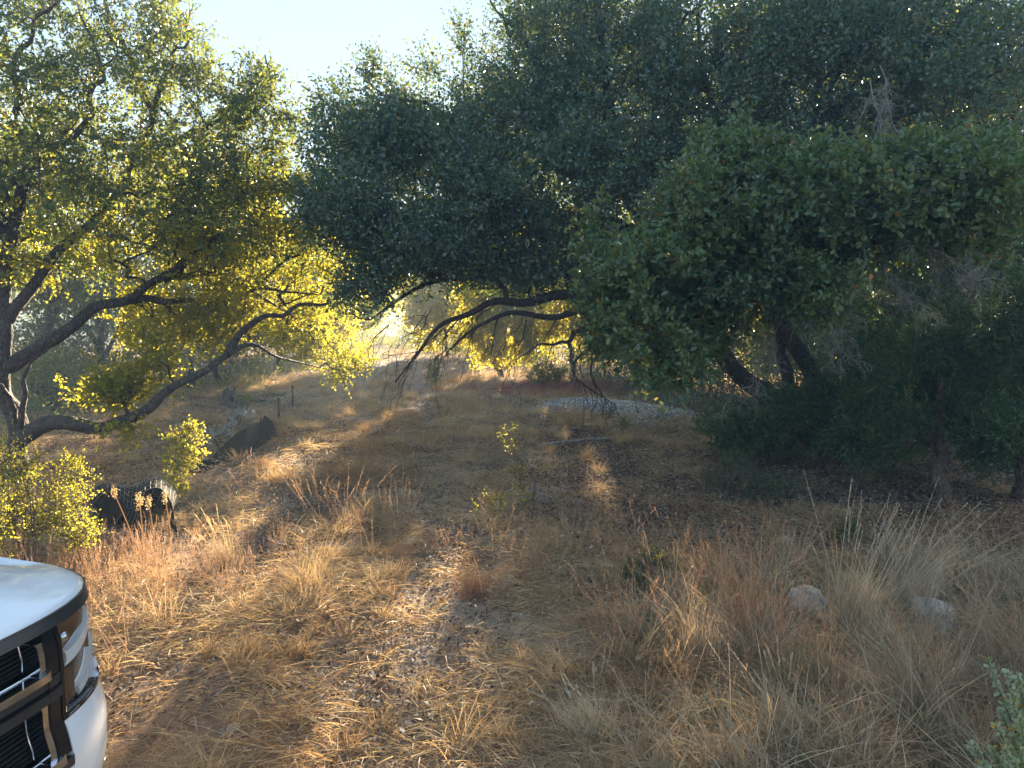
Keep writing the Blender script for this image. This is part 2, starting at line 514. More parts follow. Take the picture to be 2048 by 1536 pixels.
# ------------------------------------------------------------------ trees
class Tree:
    def __init__(s):
        s.P = np.zeros((60000, 3)); s.par = np.full(60000, -1); s.n = 0; s.fix = np.zeros(60000); s.depth = np.zeros(60000)
        s.limbs = []          # (name, path, radii)
    def node(s, p, par, r=0.0):
        i = s.n; s.P[i] = p; s.par[i] = par; s.fix[i] = r
        s.depth[i] = 0 if par < 0 else s.depth[par] + np.linalg.norm(s.P[i] - s.P[par])
        s.n += 1
        return i
    def limb(s, pts, r0, r1, name='limb', wig=.04, step=6):
        pts = np.array([W(*p) if not isinstance(p, np.ndarray) else p for p in pts])
        path = smooth_path(pts, step)
        L = np.arange(len(path)) / (len(path) - 1)
        path = path + wig * np.stack([np.sin(L * 23 + r0 * 99), np.sin(L * 17 + 2), np.sin(L * 29 + 4)], 1) * np.sin(L * PI)[:, None]
        rad = r0 + (r1 - r0) * L ** .8
        if s.n:
            d = np.linalg.norm(s.P[:s.n] - path[0], axis=1); j = int(d.argmin())
            path[0] = s.P[j]; par = j
        else:
            par = -1
        s.limbs.append((name, path, rad))
        for p, r in zip(path[0 if par < 0 else 1:], rad[0 if par < 0 else 1:]):
            par = s.node(p, par, r)
    def grow(s, pts, step=.22, tip=.0035, sag=.12):
        pts = np.asarray(pts)
        if len(pts) == 0: return np.zeros((0, 3)), np.zeros((0, 3))
        base_n = s.n
        idx = np.arange(0, base_n)
        d0 = np.array([np.linalg.norm(s.P[idx] - p, axis=1).min() for p in pts])
        order = np.argsort(d0)
        tips = []; dirs = []
        for k in order:
            p = pts[k]
            q = s.P[:s.n]
            d = np.linalg.norm(q - p, axis=1) + .12 * s.depth[:s.n]
            j = int(d.argmin())
            a = s.P[j].copy(); dist = np.linalg.norm(p - a)
            m = max(2, int(dist / step))
            prev = j
            mid = (a + p) / 2 + rng.normal(size=3) * dist * .10 + np.array([0, 0, sag * dist])
            for t in np.linspace(0, 1, m + 1)[1:]:
                c = (1 - t) ** 2 * a + 2 * t * (1 - t) * mid + t * t * p
                if t < 1: c = c + rng.normal(size=3) * .02
                prev = s.node(c, prev)
            tips.append(prev)
            dirs.append(unit(s.P[prev] - s.P[s.par[prev]]))
        tips = np.array(tips)
        s.tips = tips
        # pipe model
        cnt = np.zeros(s.n); cnt[tips] = 1
        for i in range(s.n - 1, 0, -1):
            if s.par[i] >= 0: cnt[s.par[i]] += cnt[i]
        s.r = tip * np.maximum(cnt, 1) ** .47
        s.base_n = base_n
        return s.P[tips].copy(), np.array(dirs)
    def wood(s, parent, mat, bmat=None, sides=9, minr=0.0):
        out = []
        for name, path, rad in s.limbs:
            mb = MB(); big = rad[0] > .06
            tube(mb, path, rad, sides if big else 6, rough=.16 if big else 0)
            out.append(mb.obj(name, mat, parent, smooth=True))
        if hasattr(s, 'r'):
            i = np.arange(s.base_n, s.n); p = s.par[i]
            rp = np.where(p < s.base_n, np.minimum(s.r[i] * 1.15, np.maximum(s.fix[p], .002)), s.r[p])
            rp = np.minimum(rp, s.r[i] * 1.6)
            mb = MB()
            kp = s.r[i] > minr; i, p, rp = i[kp], p[kp], rp[kp]
            bigm = s.r[i] > .012
            segtubes(mb, s.P[p][bigm], s.P[i][bigm], rp[bigm], s.r[i][bigm], 5)
            segtubes(mb, s.P[p][~bigm], s.P[i][~bigm], rp[~bigm], s.r[i][~bigm], 3)
            mb.obj('branches', bmat or mat, parent)['kind'] = 'stuff'
        return out

def sprays(crown, wood, P, D, nt=6, nl=10, L=.22, ls=.045, lw=.022, up=.35, fine=True, spread=.9, keep=None, tone_lo=0, tone_hi=1, twig=True):
    """leafy twigs around every tip"""
    n = len(P)
    if n == 0: return
    T0 = np.repeat(P, nt, 0) + rng.normal(size=(n * nt, 3)) * L * .18
    d = unit(np.repeat(D, nt, 0) * .7 + rand_dirs(n * nt) * spread + [0, 0, up])
    ln = L * (.5 + .8 * rng.random(n * nt))
    E = T0 + d * ln[:, None]
    ok = sun_mask(E) if keep is None else keep(E)
    T0, d, ln, E = T0[ok], d[ok], ln[ok], E[ok]
    if twig: segtubes(wood, T0, E, .0022, .0012, 3)
    m = len(T0)
    t = np.tile(np.linspace(.12, 1.0, nl), m) + rng.normal(size=m * nl) * .03
    B = np.repeat(T0, nl, 0) + np.repeat(d * ln[:, None], nl, 0) * t[:, None]
    dd = np.repeat(d, nl, 0)
    D2 = unit(dd * .55 + rand_dirs(m * nl) * .8)
    sz = (.6 + .6 * rng.random(m * nl))
    tn = np.repeat(rng.random(m), nl) * .45 + rng.random(m * nl) * .55
    tn = tone_lo + (tone_hi - tone_lo) * tn
    odd = rng.random(m * nl) < .012
    tn = np.where(odd, 1.0, np.minimum(tn, .9))
    leaves(crown, B, D2, ls * sz, lw * sz, tn, fine)

def ell_points(ells, scale=1.0, holes=(), gap=-.35, gf=1.1, seed=0.0):
    """points in crown volumes: each (px, py, rx, ry, Y0, Y1, n)"""
    out = []
    for (px, py, rx, ry, y0, y1, n) in ells:
        n = int(n * scale); k = 0; tries = 0
        while k < n and tries < 40:
            tries += 1
            d = rand_dirs(n) * (rng.random((n, 1)) ** .38)
            Y = (y0 + y1) / 2 + d[:, 1] * (y1 - y0) / 2
            X = px + d[:, 0] * rx; Z = py - d[:, 2] * ry
            w = np.array([W(a, b, c) for a, b, c in zip(X, Z, Y)])
            ok = wob3(w, gf, seed) > gap
            for hx, hy, hr, hs in holes:
                ok &= ((X - hx) / hr) ** 2 + ((Z - hy) / hs) ** 2 > .6 + .8 * rng.random(n)
            ok &= w[:, 2] > .04
            w = w[ok][:n - k]
            out.append(w); k += len(w)
    return np.concatenate(out)

# --- big live oak on the left
def left_oak():
    root = thing('live_oak', 'spreading live oak on the left with a long crooked limb sweeping low over the ground', 'tree', G(35, 965))
    T = Tree()
    T.limb([G(35, 965), (38, 900, 8.3), (15, 800, 8.3), (5, 650, 8.4), (20, 480, 8.5), (60, 330, 8.7)], .135, .06, 'trunk', .05)
    T.limb([(38, 880, 8.3), (90, 850, 8.2), (150, 846, 8.1), (215, 855, 8.0), (275, 828, 8.0), (325, 790, 8.1), (390, 755, 8.3), (450, 710, 8.6), (510, 690, 9.0), (560, 715, 9.8), (640, 735, 11)], .105, .010, 'limb', .02)
    T.limb([(450, 710, 8.6), (500, 650, 8.9), (590, 620, 9.3), (680, 600, 9.6), (740, 640, 9.9)], .05, .01)
    T.limb([(8, 740, 8.3), (90, 690, 8.4), (170, 630, 8.6), (240, 600, 8.8), (330, 560, 9.1), (430, 545, 9.7), (520, 590, 11), (610, 650, 12.2)], .095, .012, 'limb', .03)
    T.limb([(240, 600, 8.8), (340, 600, 9.2), (430, 610, 9.6), (520, 580, 9.9), (640, 590, 10.4)], .06, .01)
    T.limb([(330, 560, 9.1), (430, 480, 9.4), (520, 440, 9.7), (560, 380, 10)], .07, .01)
    T.limb([(8, 640, 8.4), (110, 520, 8.8), (200, 420, 9.2), (265, 345, 9.5), (300, 250, 9.7), (285, 165, 9.8), (230, 60, 10), (200, -40, 10)], .07, .02, 'limb', .05)
    T.limb([(265, 345, 9.5), (340, 290, 9.7), (400, 255, 9.9), (470, 240, 10), (540, 200, 10.1), (530, 110, 10.2)], .06, .01)
    T.limb([(300, 250, 9.7), (330, 150, 9.9), (370, 80, 10), (380, 20, 10)], .045, .008)
    T.limb([(60, 330, 8.7), (150, 270, 9), (190, 190, 9.2), (200, 120, 9.3), (160, 30, 9.4)], .055, .015)
    T.limb([(60, 330, 8.7), (30, 200, 8.6), (60, 60, 8.4), (120, 0, 8.3)], .055, .015)
    T.limb([(20, 480, 8.5), (-80, 380, 8.2), (-180, 300, 8)], .09, .02)
    T.limb([(30, 850, 8.3), (25, 810, 8.1), (0, 770, 7.9)], .04, .03, 'limb', .01)
    T.limb([(38, 880, 8.3), (48, 800, 8.1), (55, 735, 8.1), (95, 700, 8.2)], .045, .01, 'limb', .01)
    holes = [(85, 85, 60, 45), (640, 320, 90, 60), (600, 420, 60, 40), (470, 130, 30, 60), (420, 200, 24, 24), (30, 260, 30, 20), (560, 480, 24, 16), (270, 240, 24, 24)]
    pts = ell_points([(330, 100, 110, 150, 8.8, 11, 100), (480, 210, 90, 110, 9, 11.2, 90), (170, 90, 170, 130, 7.8, 10.5, 90),
                      (250, 320, 270, 120, 8, 11, 210), (60, 180, 120, 200, 7, 9.5, 90), (100, 450, 180, 130, 7.2, 9.8, 150), (540, 380, 120, 110, 9, 11.5, 130), (590, 240, 30, 20, 10, 10.6, 8), (600, 420, 60, 60, 10, 11.5, 40),
                      (350, 480, 230, 100, 8, 10.8, 220), (550, 540, 170, 110, 10, 13, 270), (630, 630, 110, 100, 11, 13.6, 250), (690, 715, 50, 34, 11, 12.6, 40), (440, 640, 110, 60, 8.8, 10.5, 80), (600, 330, 50, 60, 10, 11, 24), (330, 640, 130, 60, 8.6, 10.5, 60),
                      (190, 790, 90, 38, 7.8, 8.8, 46), (310, 720, 60, 60, 8, 9, 26), (240, 860, 45, 14, 7.8, 8.2, 7), (-120, 300, 150, 250, 7, 10, 100)],
                     1.0, holes, -.30, 1.2, 3.0)
    Pt, D = T.grow(pts)
    crown, upper, wood = MB(), MB(), MB()
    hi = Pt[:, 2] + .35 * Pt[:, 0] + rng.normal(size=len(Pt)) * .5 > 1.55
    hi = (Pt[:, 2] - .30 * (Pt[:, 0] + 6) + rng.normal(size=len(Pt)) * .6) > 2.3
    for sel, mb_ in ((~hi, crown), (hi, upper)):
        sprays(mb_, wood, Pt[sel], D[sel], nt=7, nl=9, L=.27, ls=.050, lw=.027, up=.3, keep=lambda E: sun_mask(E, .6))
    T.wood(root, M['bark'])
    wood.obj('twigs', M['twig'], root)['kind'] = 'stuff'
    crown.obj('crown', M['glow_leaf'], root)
    upper.obj('crown', M['upper_leaf'], root)['label'] = 'upper leaves coloured greener, without the sun glow'
left_oak()

# --- big live oak on the right
def right_oak():
    root = thing('live_oak', 'huge dark live oak on the right arching its limbs over the track', 'tree', G(1665, 890))
    T = Tree()
    b = G(1668, 892)
    T.limb([b, (1640, 850, 10.4), (1606, 806, 10.3), (1550, 795, 10.3), (1475, 750, 10.2), (1425, 675, 10.1), (1365, 575, 10), (1300, 470, 10), (1250, 380, 10.2), (1225, 240, 10.4), (1200, 90, 10.6), (1190, -60, 10.8)], .18, .05, 'trunk', .02)
    T.limb([(1650, 870, 10.5), (1640, 800, 10.4), (1617, 735, 10.3), (1575, 665, 10.2), (1553, 600, 10.1), (1540, 500, 10), (1565, 380, 10), (1620, 250, 10), (1690, 110, 10), (1730, -40, 10)], .15, .04, 'trunk', .02)
    T.limb([(1580, 803, 10.3), (1572, 740, 10.4), (1560, 690, 10.4), (1540, 600, 10.6), (1480, 500, 11), (1430, 380, 11.3)], .10, .03, 'trunk', .02)
    T.limb([(1425, 675, 10.1), (1380, 625, 9.9), (1300, 625, 9.8), (1235, 655, 9.7), (1200, 632, 9.6), (1160, 624, 9.5), (1100, 632, 9.4), (1020, 628, 9.3), (950, 655, 9.2), (900, 700, 9.1)], .12, .012, 'limb', .02)
    T.limb([(1235, 655, 9.7), (1160, 660, 9.5), (1130, 685, 9.4), (1080, 690, 9.3), (1030, 720, 9.2)], .05, .008, 'limb', .02)
    T.limb([(1365, 575, 10), (1260, 575, 9.8), (1150, 590, 9.6), (1060, 600, 9.4), (980, 610, 9.3), (900, 640, 9.2), (840, 700, 9.1), (790, 765, 9)], .11, .008, 'limb', .03)
    T.limb([(1340, 530, 10), (1230, 520, 10.2), (1100, 540, 10.3), (960, 545, 10.3), (830, 580, 9.6), (740, 640, 9.2)], .11, .01, 'limb', .03)
    T.limb([(1300, 470, 10), (1150, 430, 10.6), (980, 410, 10.9), (830, 390, 10.2), (720, 350, 9.8)], .11, .015, 'limb', .05)
    T.limb([(1250, 380, 10.2), (1100, 310, 10.8), (950, 260, 11.2), (850, 210, 10.6), (760, 190, 10.3)], .09, .012, 'limb', .05)
    T.limb([(1225, 240, 10.4), (1100, 150, 10.8), (1020, 60, 11), (980, 0, 11)], .08, .012, 'limb', .05)
    T.limb([(1565, 380, 10), (1700, 320, 9.8), (1850, 290, 9.6), (2000, 260, 9.4), (2200, 200, 9.2)], .11, .03, 'limb', .05)
    T.limb([(1620, 250, 10), (1780, 150, 9.8), (1900, 60, 9.5), (2000, -50, 9.3)], .10, .03, 'limb', .05)
    T.limb([(1540, 500, 10), (1460, 360, 10.2), (1420, 220, 10.4), (1400, 80, 10.5)], .09, .03, 'limb', .05)
    # boughs that come forward towards the open ground
    T.limb([(1400, 640, 10), (1440, 470, 8.8), (1480, 380, 7.6), (1440, 420, 6.6), (1360, 500, 6.0), (1290, 600, 5.7), (1300, 690, 5.6)], .10, .01, 'limb', .04)
    T.limb([(1553, 600, 10.1), (1640, 470, 8.6), (1700, 400, 7.2), (1760, 420, 6.3), (1860, 410, 5.9), (1960, 380, 5.6)], .10, .01, 'limb', .04)
    T.limb([(1480, 380, 7.6), (1560, 400, 6.6), (1620, 470, 6.1), (1660, 560, 5.9)], .05, .008, 'limb', .03)
    holes = [(1125, 395, 50, 22), (1060, 350, 26, 14), (980, 475, 22, 8), (1590, 200, 30, 16), (1680, 170, 36, 16), (1410, 45, 30, 14), (1850, 130, 24, 34), (1120, 110, 20, 18), (890, 405, 40, 18), (770, 330, 18, 12)]
    far = ell_points([(760, 290, 105, 85, 9, 11.2, 190), (700, 425, 105, 90, 8.4, 10.4, 190), (900, 310, 160, 110, 9, 12, 330), (850, 500, 170, 80, 8.4, 11, 300),
                      (1060, 210, 150, 150, 9.6, 13, 330), (1080, 460, 170, 110, 9, 12.6, 340), (1240, 220, 190, 210, 9, 13, 480), (1190, 40, 210, 90, 9.4, 13, 260),
                      (1480, 130, 220, 160, 8.8, 12.5, 380), (1750, 110, 230, 160, 8.2, 12, 380), (1980, 200, 170, 230, 7.6, 11.5, 330), (1400, 340, 190, 120, 9, 12.5, 270),
                      (1660, 330, 200, 110, 8.4, 11.5, 270), (730, 600, 60, 45, 8.6, 9.6, 40), (1050, 560, 180, 36, 9, 11, 100), (1380, 520, 120, 110, 9.5, 12, 170), (1750, 480, 200, 100, 9, 12, 190),
                      (1340, 620, 110, 60, 9.4, 11, 70), (1960, 480, 130, 110, 9, 11, 130), (742, 160, 12, 45, 10.4, 10.8, 10), (690, 205, 10, 30, 10.2, 10.6, 7), (850, 150, 12, 34, 10.4, 10.8, 8), (925, 90, 12, 30, 10.4, 10.8, 7), (790, 180, 10, 26, 10.4, 10.8, 6), (640, 300, 30, 60, 9, 10, 16), (655, 225, 10, 26, 9.6, 10, 5), (1180, 350, 130, 90, 8.6, 10, 150), (1560, 180, 220, 120, 9, 11.5, 190), (1850, 150, 200, 150, 8.4, 11, 170), (1600, 40, 250, 70, 9, 11.5, 110), (1420, 480, 120, 80, 8.6, 10, 80), (960, 400, 130, 80, 8.6, 10, 90)],
                     1.12, holes, -.75, .9, 1.0)
    near = ell_points([(1300, 500, 140, 120, 5.4, 6.9, 120), (1240, 620, 80, 90, 5.3, 6.4, 55), (1330, 720, 55, 55, 5.3, 6.0, 26), (1460, 400, 190, 120, 5.5, 7.4, 170), (1620, 410, 190, 110, 5.4, 7.2, 170),
                       (1820, 390, 200, 100, 5.2, 7.0, 170), (1970, 360, 110, 80, 5, 6.6, 80), (1500, 560, 170, 70, 5.5, 7, 90), (1660, 580, 60, 90, 5.5, 6.4, 40), (1480, 300, 60, 60, 5.8, 6.6, 24), (1760, 480, 130, 60, 5.6, 7, 60), (1980, 450, 90, 70, 5.6, 7, 40), (1400, 650, 90, 70, 5.8, 7, 40), (1620, 500, 120, 60, 5.8, 7, 40)],
                      1.0, [(1900, 600, 110, 60)], -.35, 1.6, 2.0)
    Pf, Df = T.grow(far, sag=.05)
    nf = len(Pf)
    tips = T.tips
    crown, ncrown, wood = MB(), MB(), MB()
    sprays(crown, wood, Pf, Df, nt=8, nl=8, L=.36, ls=.060, lw=.034, up=.55, spread=.8, fine=False, twig=False, keep=lambda E: sun_mask(E, .35))
    # near boughs
    base = T.base_n
    Pn, Dn = T.grow(near, step=.16, sag=.05)
    T.base_n = base
    cnt = np.zeros(T.n); cnt[tips] = 1; cnt[T.tips] = 1
    for i in range(T.n - 1, 0, -1):
        if T.par[i] >= 0: cnt[T.par[i]] += cnt[i]
    T.r = .0033 * np.maximum(cnt, 1) ** .47
    sprays(ncrown, wood, Pn, Dn, nt=8, nl=9, L=.20, ls=.054, lw=.030, up=.35)
    T.wood(root, M['bark_dark'], minr=.0042)
    wood.obj('twigs', M['twig'], root)['kind'] = 'stuff'
    crown.obj('crown', M['dense_leaf'], root)
    ncrown.obj('crown', M['bough_leaf'], root)['label'] = 'near boughs with large fresh green leaves'
    # bare drooping twigs under the arch
    dm = MB()
    def droop(p, d, L, r, lv):
        m = 5; pts = [p]; dd = d.copy()
        for _ in range(m):
            dd = unit(dd + rng.normal(size=3) * .22 + np.array([-.02, 0, -.13]))
            pts.append(pts[-1] + dd * L / m)
        pts = np.array(pts)
        rr = np.linspace(r, r * .45, m + 1)
        segtubes(dm, pts[:-1], pts[1:], rr[:-1], rr[1:], 4 if r > .006 else 3)
        if lv:
            for k in range(1, m + 1):
                if rng.random() < .85:
                    droop(pts[k], unit(dd + rng.normal(size=3) * .6), L * (.35 + .3 * rng.random()), r * .55, lv - 1)
    for (px, py, Y, dx, dz, L) in [(900, 640, 9.2, -.7, -.6, .7), (850, 690, 9.1, -.6, -.8, .55), (950, 655, 9.2, -.5, -.8, .6), (1000, 628, 9.3, -.4, -.9, .6), (1050, 632, 9.3, -.5, -.8, .55),
                                   (980, 610, 9.3, -.8, -.5, .7), (820, 710, 9.1, -.5, -.9, .4), (900, 700, 9.1, -.7, -.7, .5), (920, 640, 9.2, -.8, -.5, .8), (1100, 690, 9.3, -.2, -.9, .4), (1030, 720, 9.2, -.3, -.9, .35),
                                   (870, 660, 9.2, -.8, -.6, .6), (940, 620, 9.2, -.3, -.9, .6), (800, 690, 9.1, -.6, -.8, .5), (780, 650, 9.1, -.7, -.7, .5), (1000, 690, 9.2, -.3, -.9, .5), (1070, 640, 9.3, -.3, -.9, .6), (1130, 640, 9.4, -.3, -.9, .5), (1160, 690, 9.4, -.2, -1, .4), (860, 620, 9.2, -.7, -.7, .7), (1260, 660, 9.7, .1, -1, .5), (1300, 690, 9.7, .2, -1, .5)]:
        for _ in range(2):
            droop(W(px + rng.normal() * 10, py, Y), unit(np.array([dx, rng.normal() * .3, dz])), L * (.5 + .9 * rng.random()), .004 + .004 * rng.random(), 2)
    # the hooked bough
    hook = smooth_path([W(*p) for p in [(1235, 655, 9.6), (1190, 690, 9.4), (1152, 720, 9.3), (1150, 752, 9.2), (1180, 778, 9.1), (1215, 800, 9.1), (1235, 815, 9.1)]], 5)
    tube(dm, hook, np.linspace(.022, .005, len(hook)), 6)
    hook2 = smooth_path([W(*p) for p in [(1225, 690, 9.5), (1190, 715, 9.3), (1182, 750, 9.2), (1205, 790, 9.1), (1228, 830, 9.0)]], 5)
    tube(dm, hook2, np.linspace(.018, .004, len(hook2)), 6)
    for h in (hook, hook2):
        for k in range(8, len(h), 2):
            droop(h[k], unit(np.array([.3, rng.normal() * .3, -.9])), .25, .006, 1)
    dm.obj('bare_twigs', M['bark_dark'], root)['kind'] = 'stuff'
    # lichened dead sprays on the right
    global _dm
    dm = MB()
    def droop2(p, d, L, r, lv):
        m = 5; pts = [p]; dd = d.copy()
        for _ in range(m):
            dd = unit(dd + rng.normal(size=3) * .28 + np.array([0, 0, -.1]))
            pts.append(pts[-1] + dd * L / m)
        pts = np.array(pts); rr = np.linspace(r, r * .5, m + 1)
        segtubes(dm, pts[:-1], pts[1:], rr[:-1], rr[1:], 3)
        if lv:
            for k in range(1, m + 1):
                for _ in range(1 + (rng.random() < .5)):
                    droop2(pts[k], unit(dd + rng.normal(size=3) * .7), L * (.3 + .3 * rng.random()), r * .55, lv - 1)
    for (px, py, Y, dx, dz, L) in [(1730, 500, 5.8, .2, -1, .6), (1760, 490, 5.9, .6, -.8, .6), (1800, 470, 5.9, .8, -.6, .6), (1870, 450, 5.8, .5, -.9, .5), (1900, 520, 5.7, .6, -.7, .35),
                                   (1560, 640, 6.3, -.1, -1, .65), (1580, 600, 6.3, .3, -1, .5), (1480, 600, 6.4, -.3, -1, .4), (1760, 130, 6.8, .3, -.8, .7), (1740, 160, 6.8, -.3, -.9, .5), (1700, 600, 6, .5, -.9, .45),
                                   (1780, 560, 5.9, .4, -1, .4)]:
        droop2(W(px, py, Y), unit(np.array([dx, rng.normal() * .3, dz])), L, .007, 3)
    o = dm.obj('dead_twigs', M['dead_wood'], root)
    o['label'] = 'pale lichened dead twigs'; o['kind'] = 'stuff'
right_oak()

# --- trees round and beyond the clearing
def bg_tree(name, label, px, py, rx, ry, Y, n, mat, group=None, ls=.085, lean=0.0, fat=1.0, gap=-.35, bx=None, nl=9, r0=.11):
    bxp = px if bx is None else bx
    X = (bxp - 1024) / F * Y
    base = np.array([X, Y, float(hgt(X, Y))])
    root = thing(name, label, 'tree', base, group)
    c = W(px, py, Y)
    Rx, Rz = rx / F * Y, ry / F * Y
    T = Tree()
    T.limb([base + [0, 0, -.1], base + (c - base) * .35 + [rng.normal() * .2, rng.normal() * .2, 0], c - [0, 0, Rz * .2]], r0, r0 * .45, 'trunk', .06)
    for k in range(4):
        a = k * PI / 2 + rng.random()
        e = c + np.array([math.cos(a) * Rx * .7, math.sin(a) * Rx * .6 * fat, Rz * (rng.random() * .9 - .25)])
        T.limb([base + (c - base) * (.45 + .1 * k), (c + e) / 2 + rng.normal(size=3) * .1, e], r0 * .5, .015, 'limb', .06)
    d = rand_dirs(n) * rng.random((n, 1)) ** .35
    d = np.concatenate([d, rand_dirs(n) * rng.random((n, 1)) ** .35])
    p = c + d * np.array([Rx, Rx * fat * .8, Rz])
    p = p[(wob3(p, .9, px) > gap) & (p[:, 2] > .5)]
    Pt, D = T.grow(p, step=.35, tip=.005)
    crown, wood = MB(), MB()
    sprays(crown, wood, Pt, D, nt=5, nl=nl, L=.42, ls=ls, lw=ls * .58, up=.25, fine=False, twig=False)
    T.wood(root, M['bark_dark'], sides=7, minr=.0075)
    crown.obj('crown', M[mat], root)

BG = 'oaks standing round the clearing'
bg_tree('oak_tree', 'shaded low oak behind the crooked limb at the left', 200, 640, 190, 125, 17, 260, 'dense_leaf', BG, .09)
bg_tree('oak_tree', 'dark oak in the left wood, behind the crumpled black sheeting', 400, 620, 140, 125, 21, 260, 'oak_leaf', BG, .11, bx=440)
bg_tree('oak_tree', 'sunlit yellow oak left of the track, above the steel posts', 560, 590, 125, 120, 25, 240, 'backlit_leaf', BG, .12)
bg_tree('oak_tree', 'bright yellow backlit oak right beside the left edge of the track', 650, 565, 90, 135, 32, 240, 'backlit_leaf', BG, .15)
bg_tree('oak_tree', 'small backlit yellow oak at the far end of the track', 705, 560, 75, 115, 44, 260, 'glow_leaf', BG, .2)
bg_tree('oak_tree', 'yellow backlit oak seen through the drooping bare twigs of the arch', 895, 570, 100, 130, 36, 400, 'backlit_leaf', BG, .17)
bg_tree('oak_tree', 'yellow backlit oak under the middle of the arching limb', 1005, 590, 80, 160, 23, 430, 'backlit_leaf', BG, .11, fat=.5)
bg_tree('oak_tree', 'yellow green backlit oak framed by the hooked bough', 1150, 585, 105, 155, 26, 400, 'backlit_leaf', BG, .12, fat=.5)
bg_tree('oak_tree', 'grey green oak low behind the gravel heap', 1290, 590, 120, 180, 21, 520, 'oak_leaf', BG, .11)
bg_tree('oak_tree', 'shaded oak behind the leaning trunks of the huge oak', 1440, 590, 150, 190, 19, 460, 'oak_leaf', BG, .10)
bg_tree('oak_tree', 'dim oak low between the leaning trunks and the junipers', 1610, 640, 130, 150, 20, 360, 'oak_leaf', BG, .11)
bg_tree('oak_tree', 'dark oak deep in the right wood above the junipers', 1750, 580, 190, 190, 17, 460, 'dense_leaf', BG, .10)
bg_tree('oak_tree', 'tall dark oak at the right rim of the wood', 1980, 540, 190, 240, 14, 480, 'dense_leaf', BG, .09)
bg_tree('oak_tree', 'tall oak filling the upper right with amber tinted leaves', 1860, 230, 220, 170, 16, 260, 'oak_leaf', BG, .09)
bg_tree('oak_tree', 'tall shaded oak rising behind the crooked limbed oak', 100, 430, 200, 200, 15, 300, 'oak_leaf', BG, .08)
bg_tree('oak_tree', 'oak with thin sunlit top behind the left crown', 380, 430, 170, 120, 19, 240, 'glow_leaf', BG, .09)
bg_tree('oak_tree', 'low brushy oak under the crooked limb, in the left shade', 90, 770, 110, 60, 14, 80, 'oak_leaf', BG, .07)

def far_woods():
    crown = MB()
    n = 1500
    x = rng.uniform(-110, 110, n); y = rng.uniform(72, 130, n)
    gapx = np.abs(x + 11 + (y - 95) * .1) > 2.5
    x, y = x[gapx], y[gapx]
    P = np.stack([x, y, hgt(x, y) + rng.random(len(x)) * 6.0 + .4], 1)
    P = np.repeat(P, 50, 0) + rng.normal(size=(len(P) * 50, 3)) * [1.3, 1.2, .9]
    leaves(crown, P, rand_dirs(len(P)), .5, .32, rng.random(len(P)), False)
    o = crown.obj('far_woods', M['oak_leaf'])
    stuff(o, 'low hazy woods at the far end of the clearing', 'woods')
far_woods()

def undergrowth(label, spots, mat, n, ls, seed):
    crown, wd = MB(), MB()
    k = max(1, n // len(spots))
    for px, Y, w, h in spots:
        x = (px - 1024) / F * Y + rng.normal(size=k) * w; y = Y + rng.normal(size=k) * .9
        z = rng.random(k) ** 1.3 * h * (.5 + .5 * np.exp(-((x - (px - 1024) / F * Y) / w) ** 2))
        P = np.stack([x, y, hgt(x, y) + z], 1)
        segtubes(wd, P * [1, 1, 0] + np.stack([x * 0, x * 0, hgt(x, y) - .05], 1) + rng.normal(size=P.shape) * [.2, .2, 0], P, .008, .003, 3)
        Q = np.repeat(P, 46, 0) + rng.normal(size=(k * 46, 3)) * [.2, .2, .14]
        Q[:, 2] = np.maximum(Q[:, 2], hgt(Q[:, 0], Q[:, 1]) + .01)
        leaves(crown, Q, rand_dirs(len(Q)) + [0, 0, .3], ls * (.6 + .6 * rng.random(len(Q))), ls * .55, rng.random(len(Q)) * .95, False)
    stuff(crown.obj('undergrowth', M[mat]), label, 'undergrowth')
    stuff(wd.obj('undergrowth_stems', M['twig']), 'thin grey stems in the undergrowth', 'undergrowth')
undergrowth('brushy low growth closing the view under the left oak', [(-60, 12, .8, 1.6), (60, 15, 1.2, 1.7), (180, 16, 1.2, 1.8), (290, 18, 1.2, 1.7), (390, 20, 1.1, 1.6), (470, 23, 1.2, 1.7), (560, 26, 1.2, 1.6), (640, 31, 1.3, 1.8), (700, 38, 1.6, 2.0)], 'oak_leaf', 560, .07, 1)
undergrowth('dark brush filling the wood behind the leaning trunks at the right', [(1210, 24, 1.1, 1.5), (1300, 20, 1.0, 1.8), (1390, 17, .9, 1.8), (1480, 15, .9, 1.7), (1580, 14, .9, 1.8), (1690, 13.5, .9, 2.0), (1800, 13, .9, 2.2), (1920, 12.5, .9, 2.4), (2030, 12, .8, 2.4), (2120, 11, .8, 2.2)], 'dense_leaf', 800, .07, 2)
undergrowth('distant brush on both sides of the far track', [(820, 52, 1.2, 1.3), (900, 44, 1.6, 1.7), (980, 36, 1.3, 1.4), (1060, 31, 1.3, 1.4), (1140, 29, 1.2, 1.5), (740, 50, 1.8, 2.2)], 'oak_leaf', 300, .13, 3)

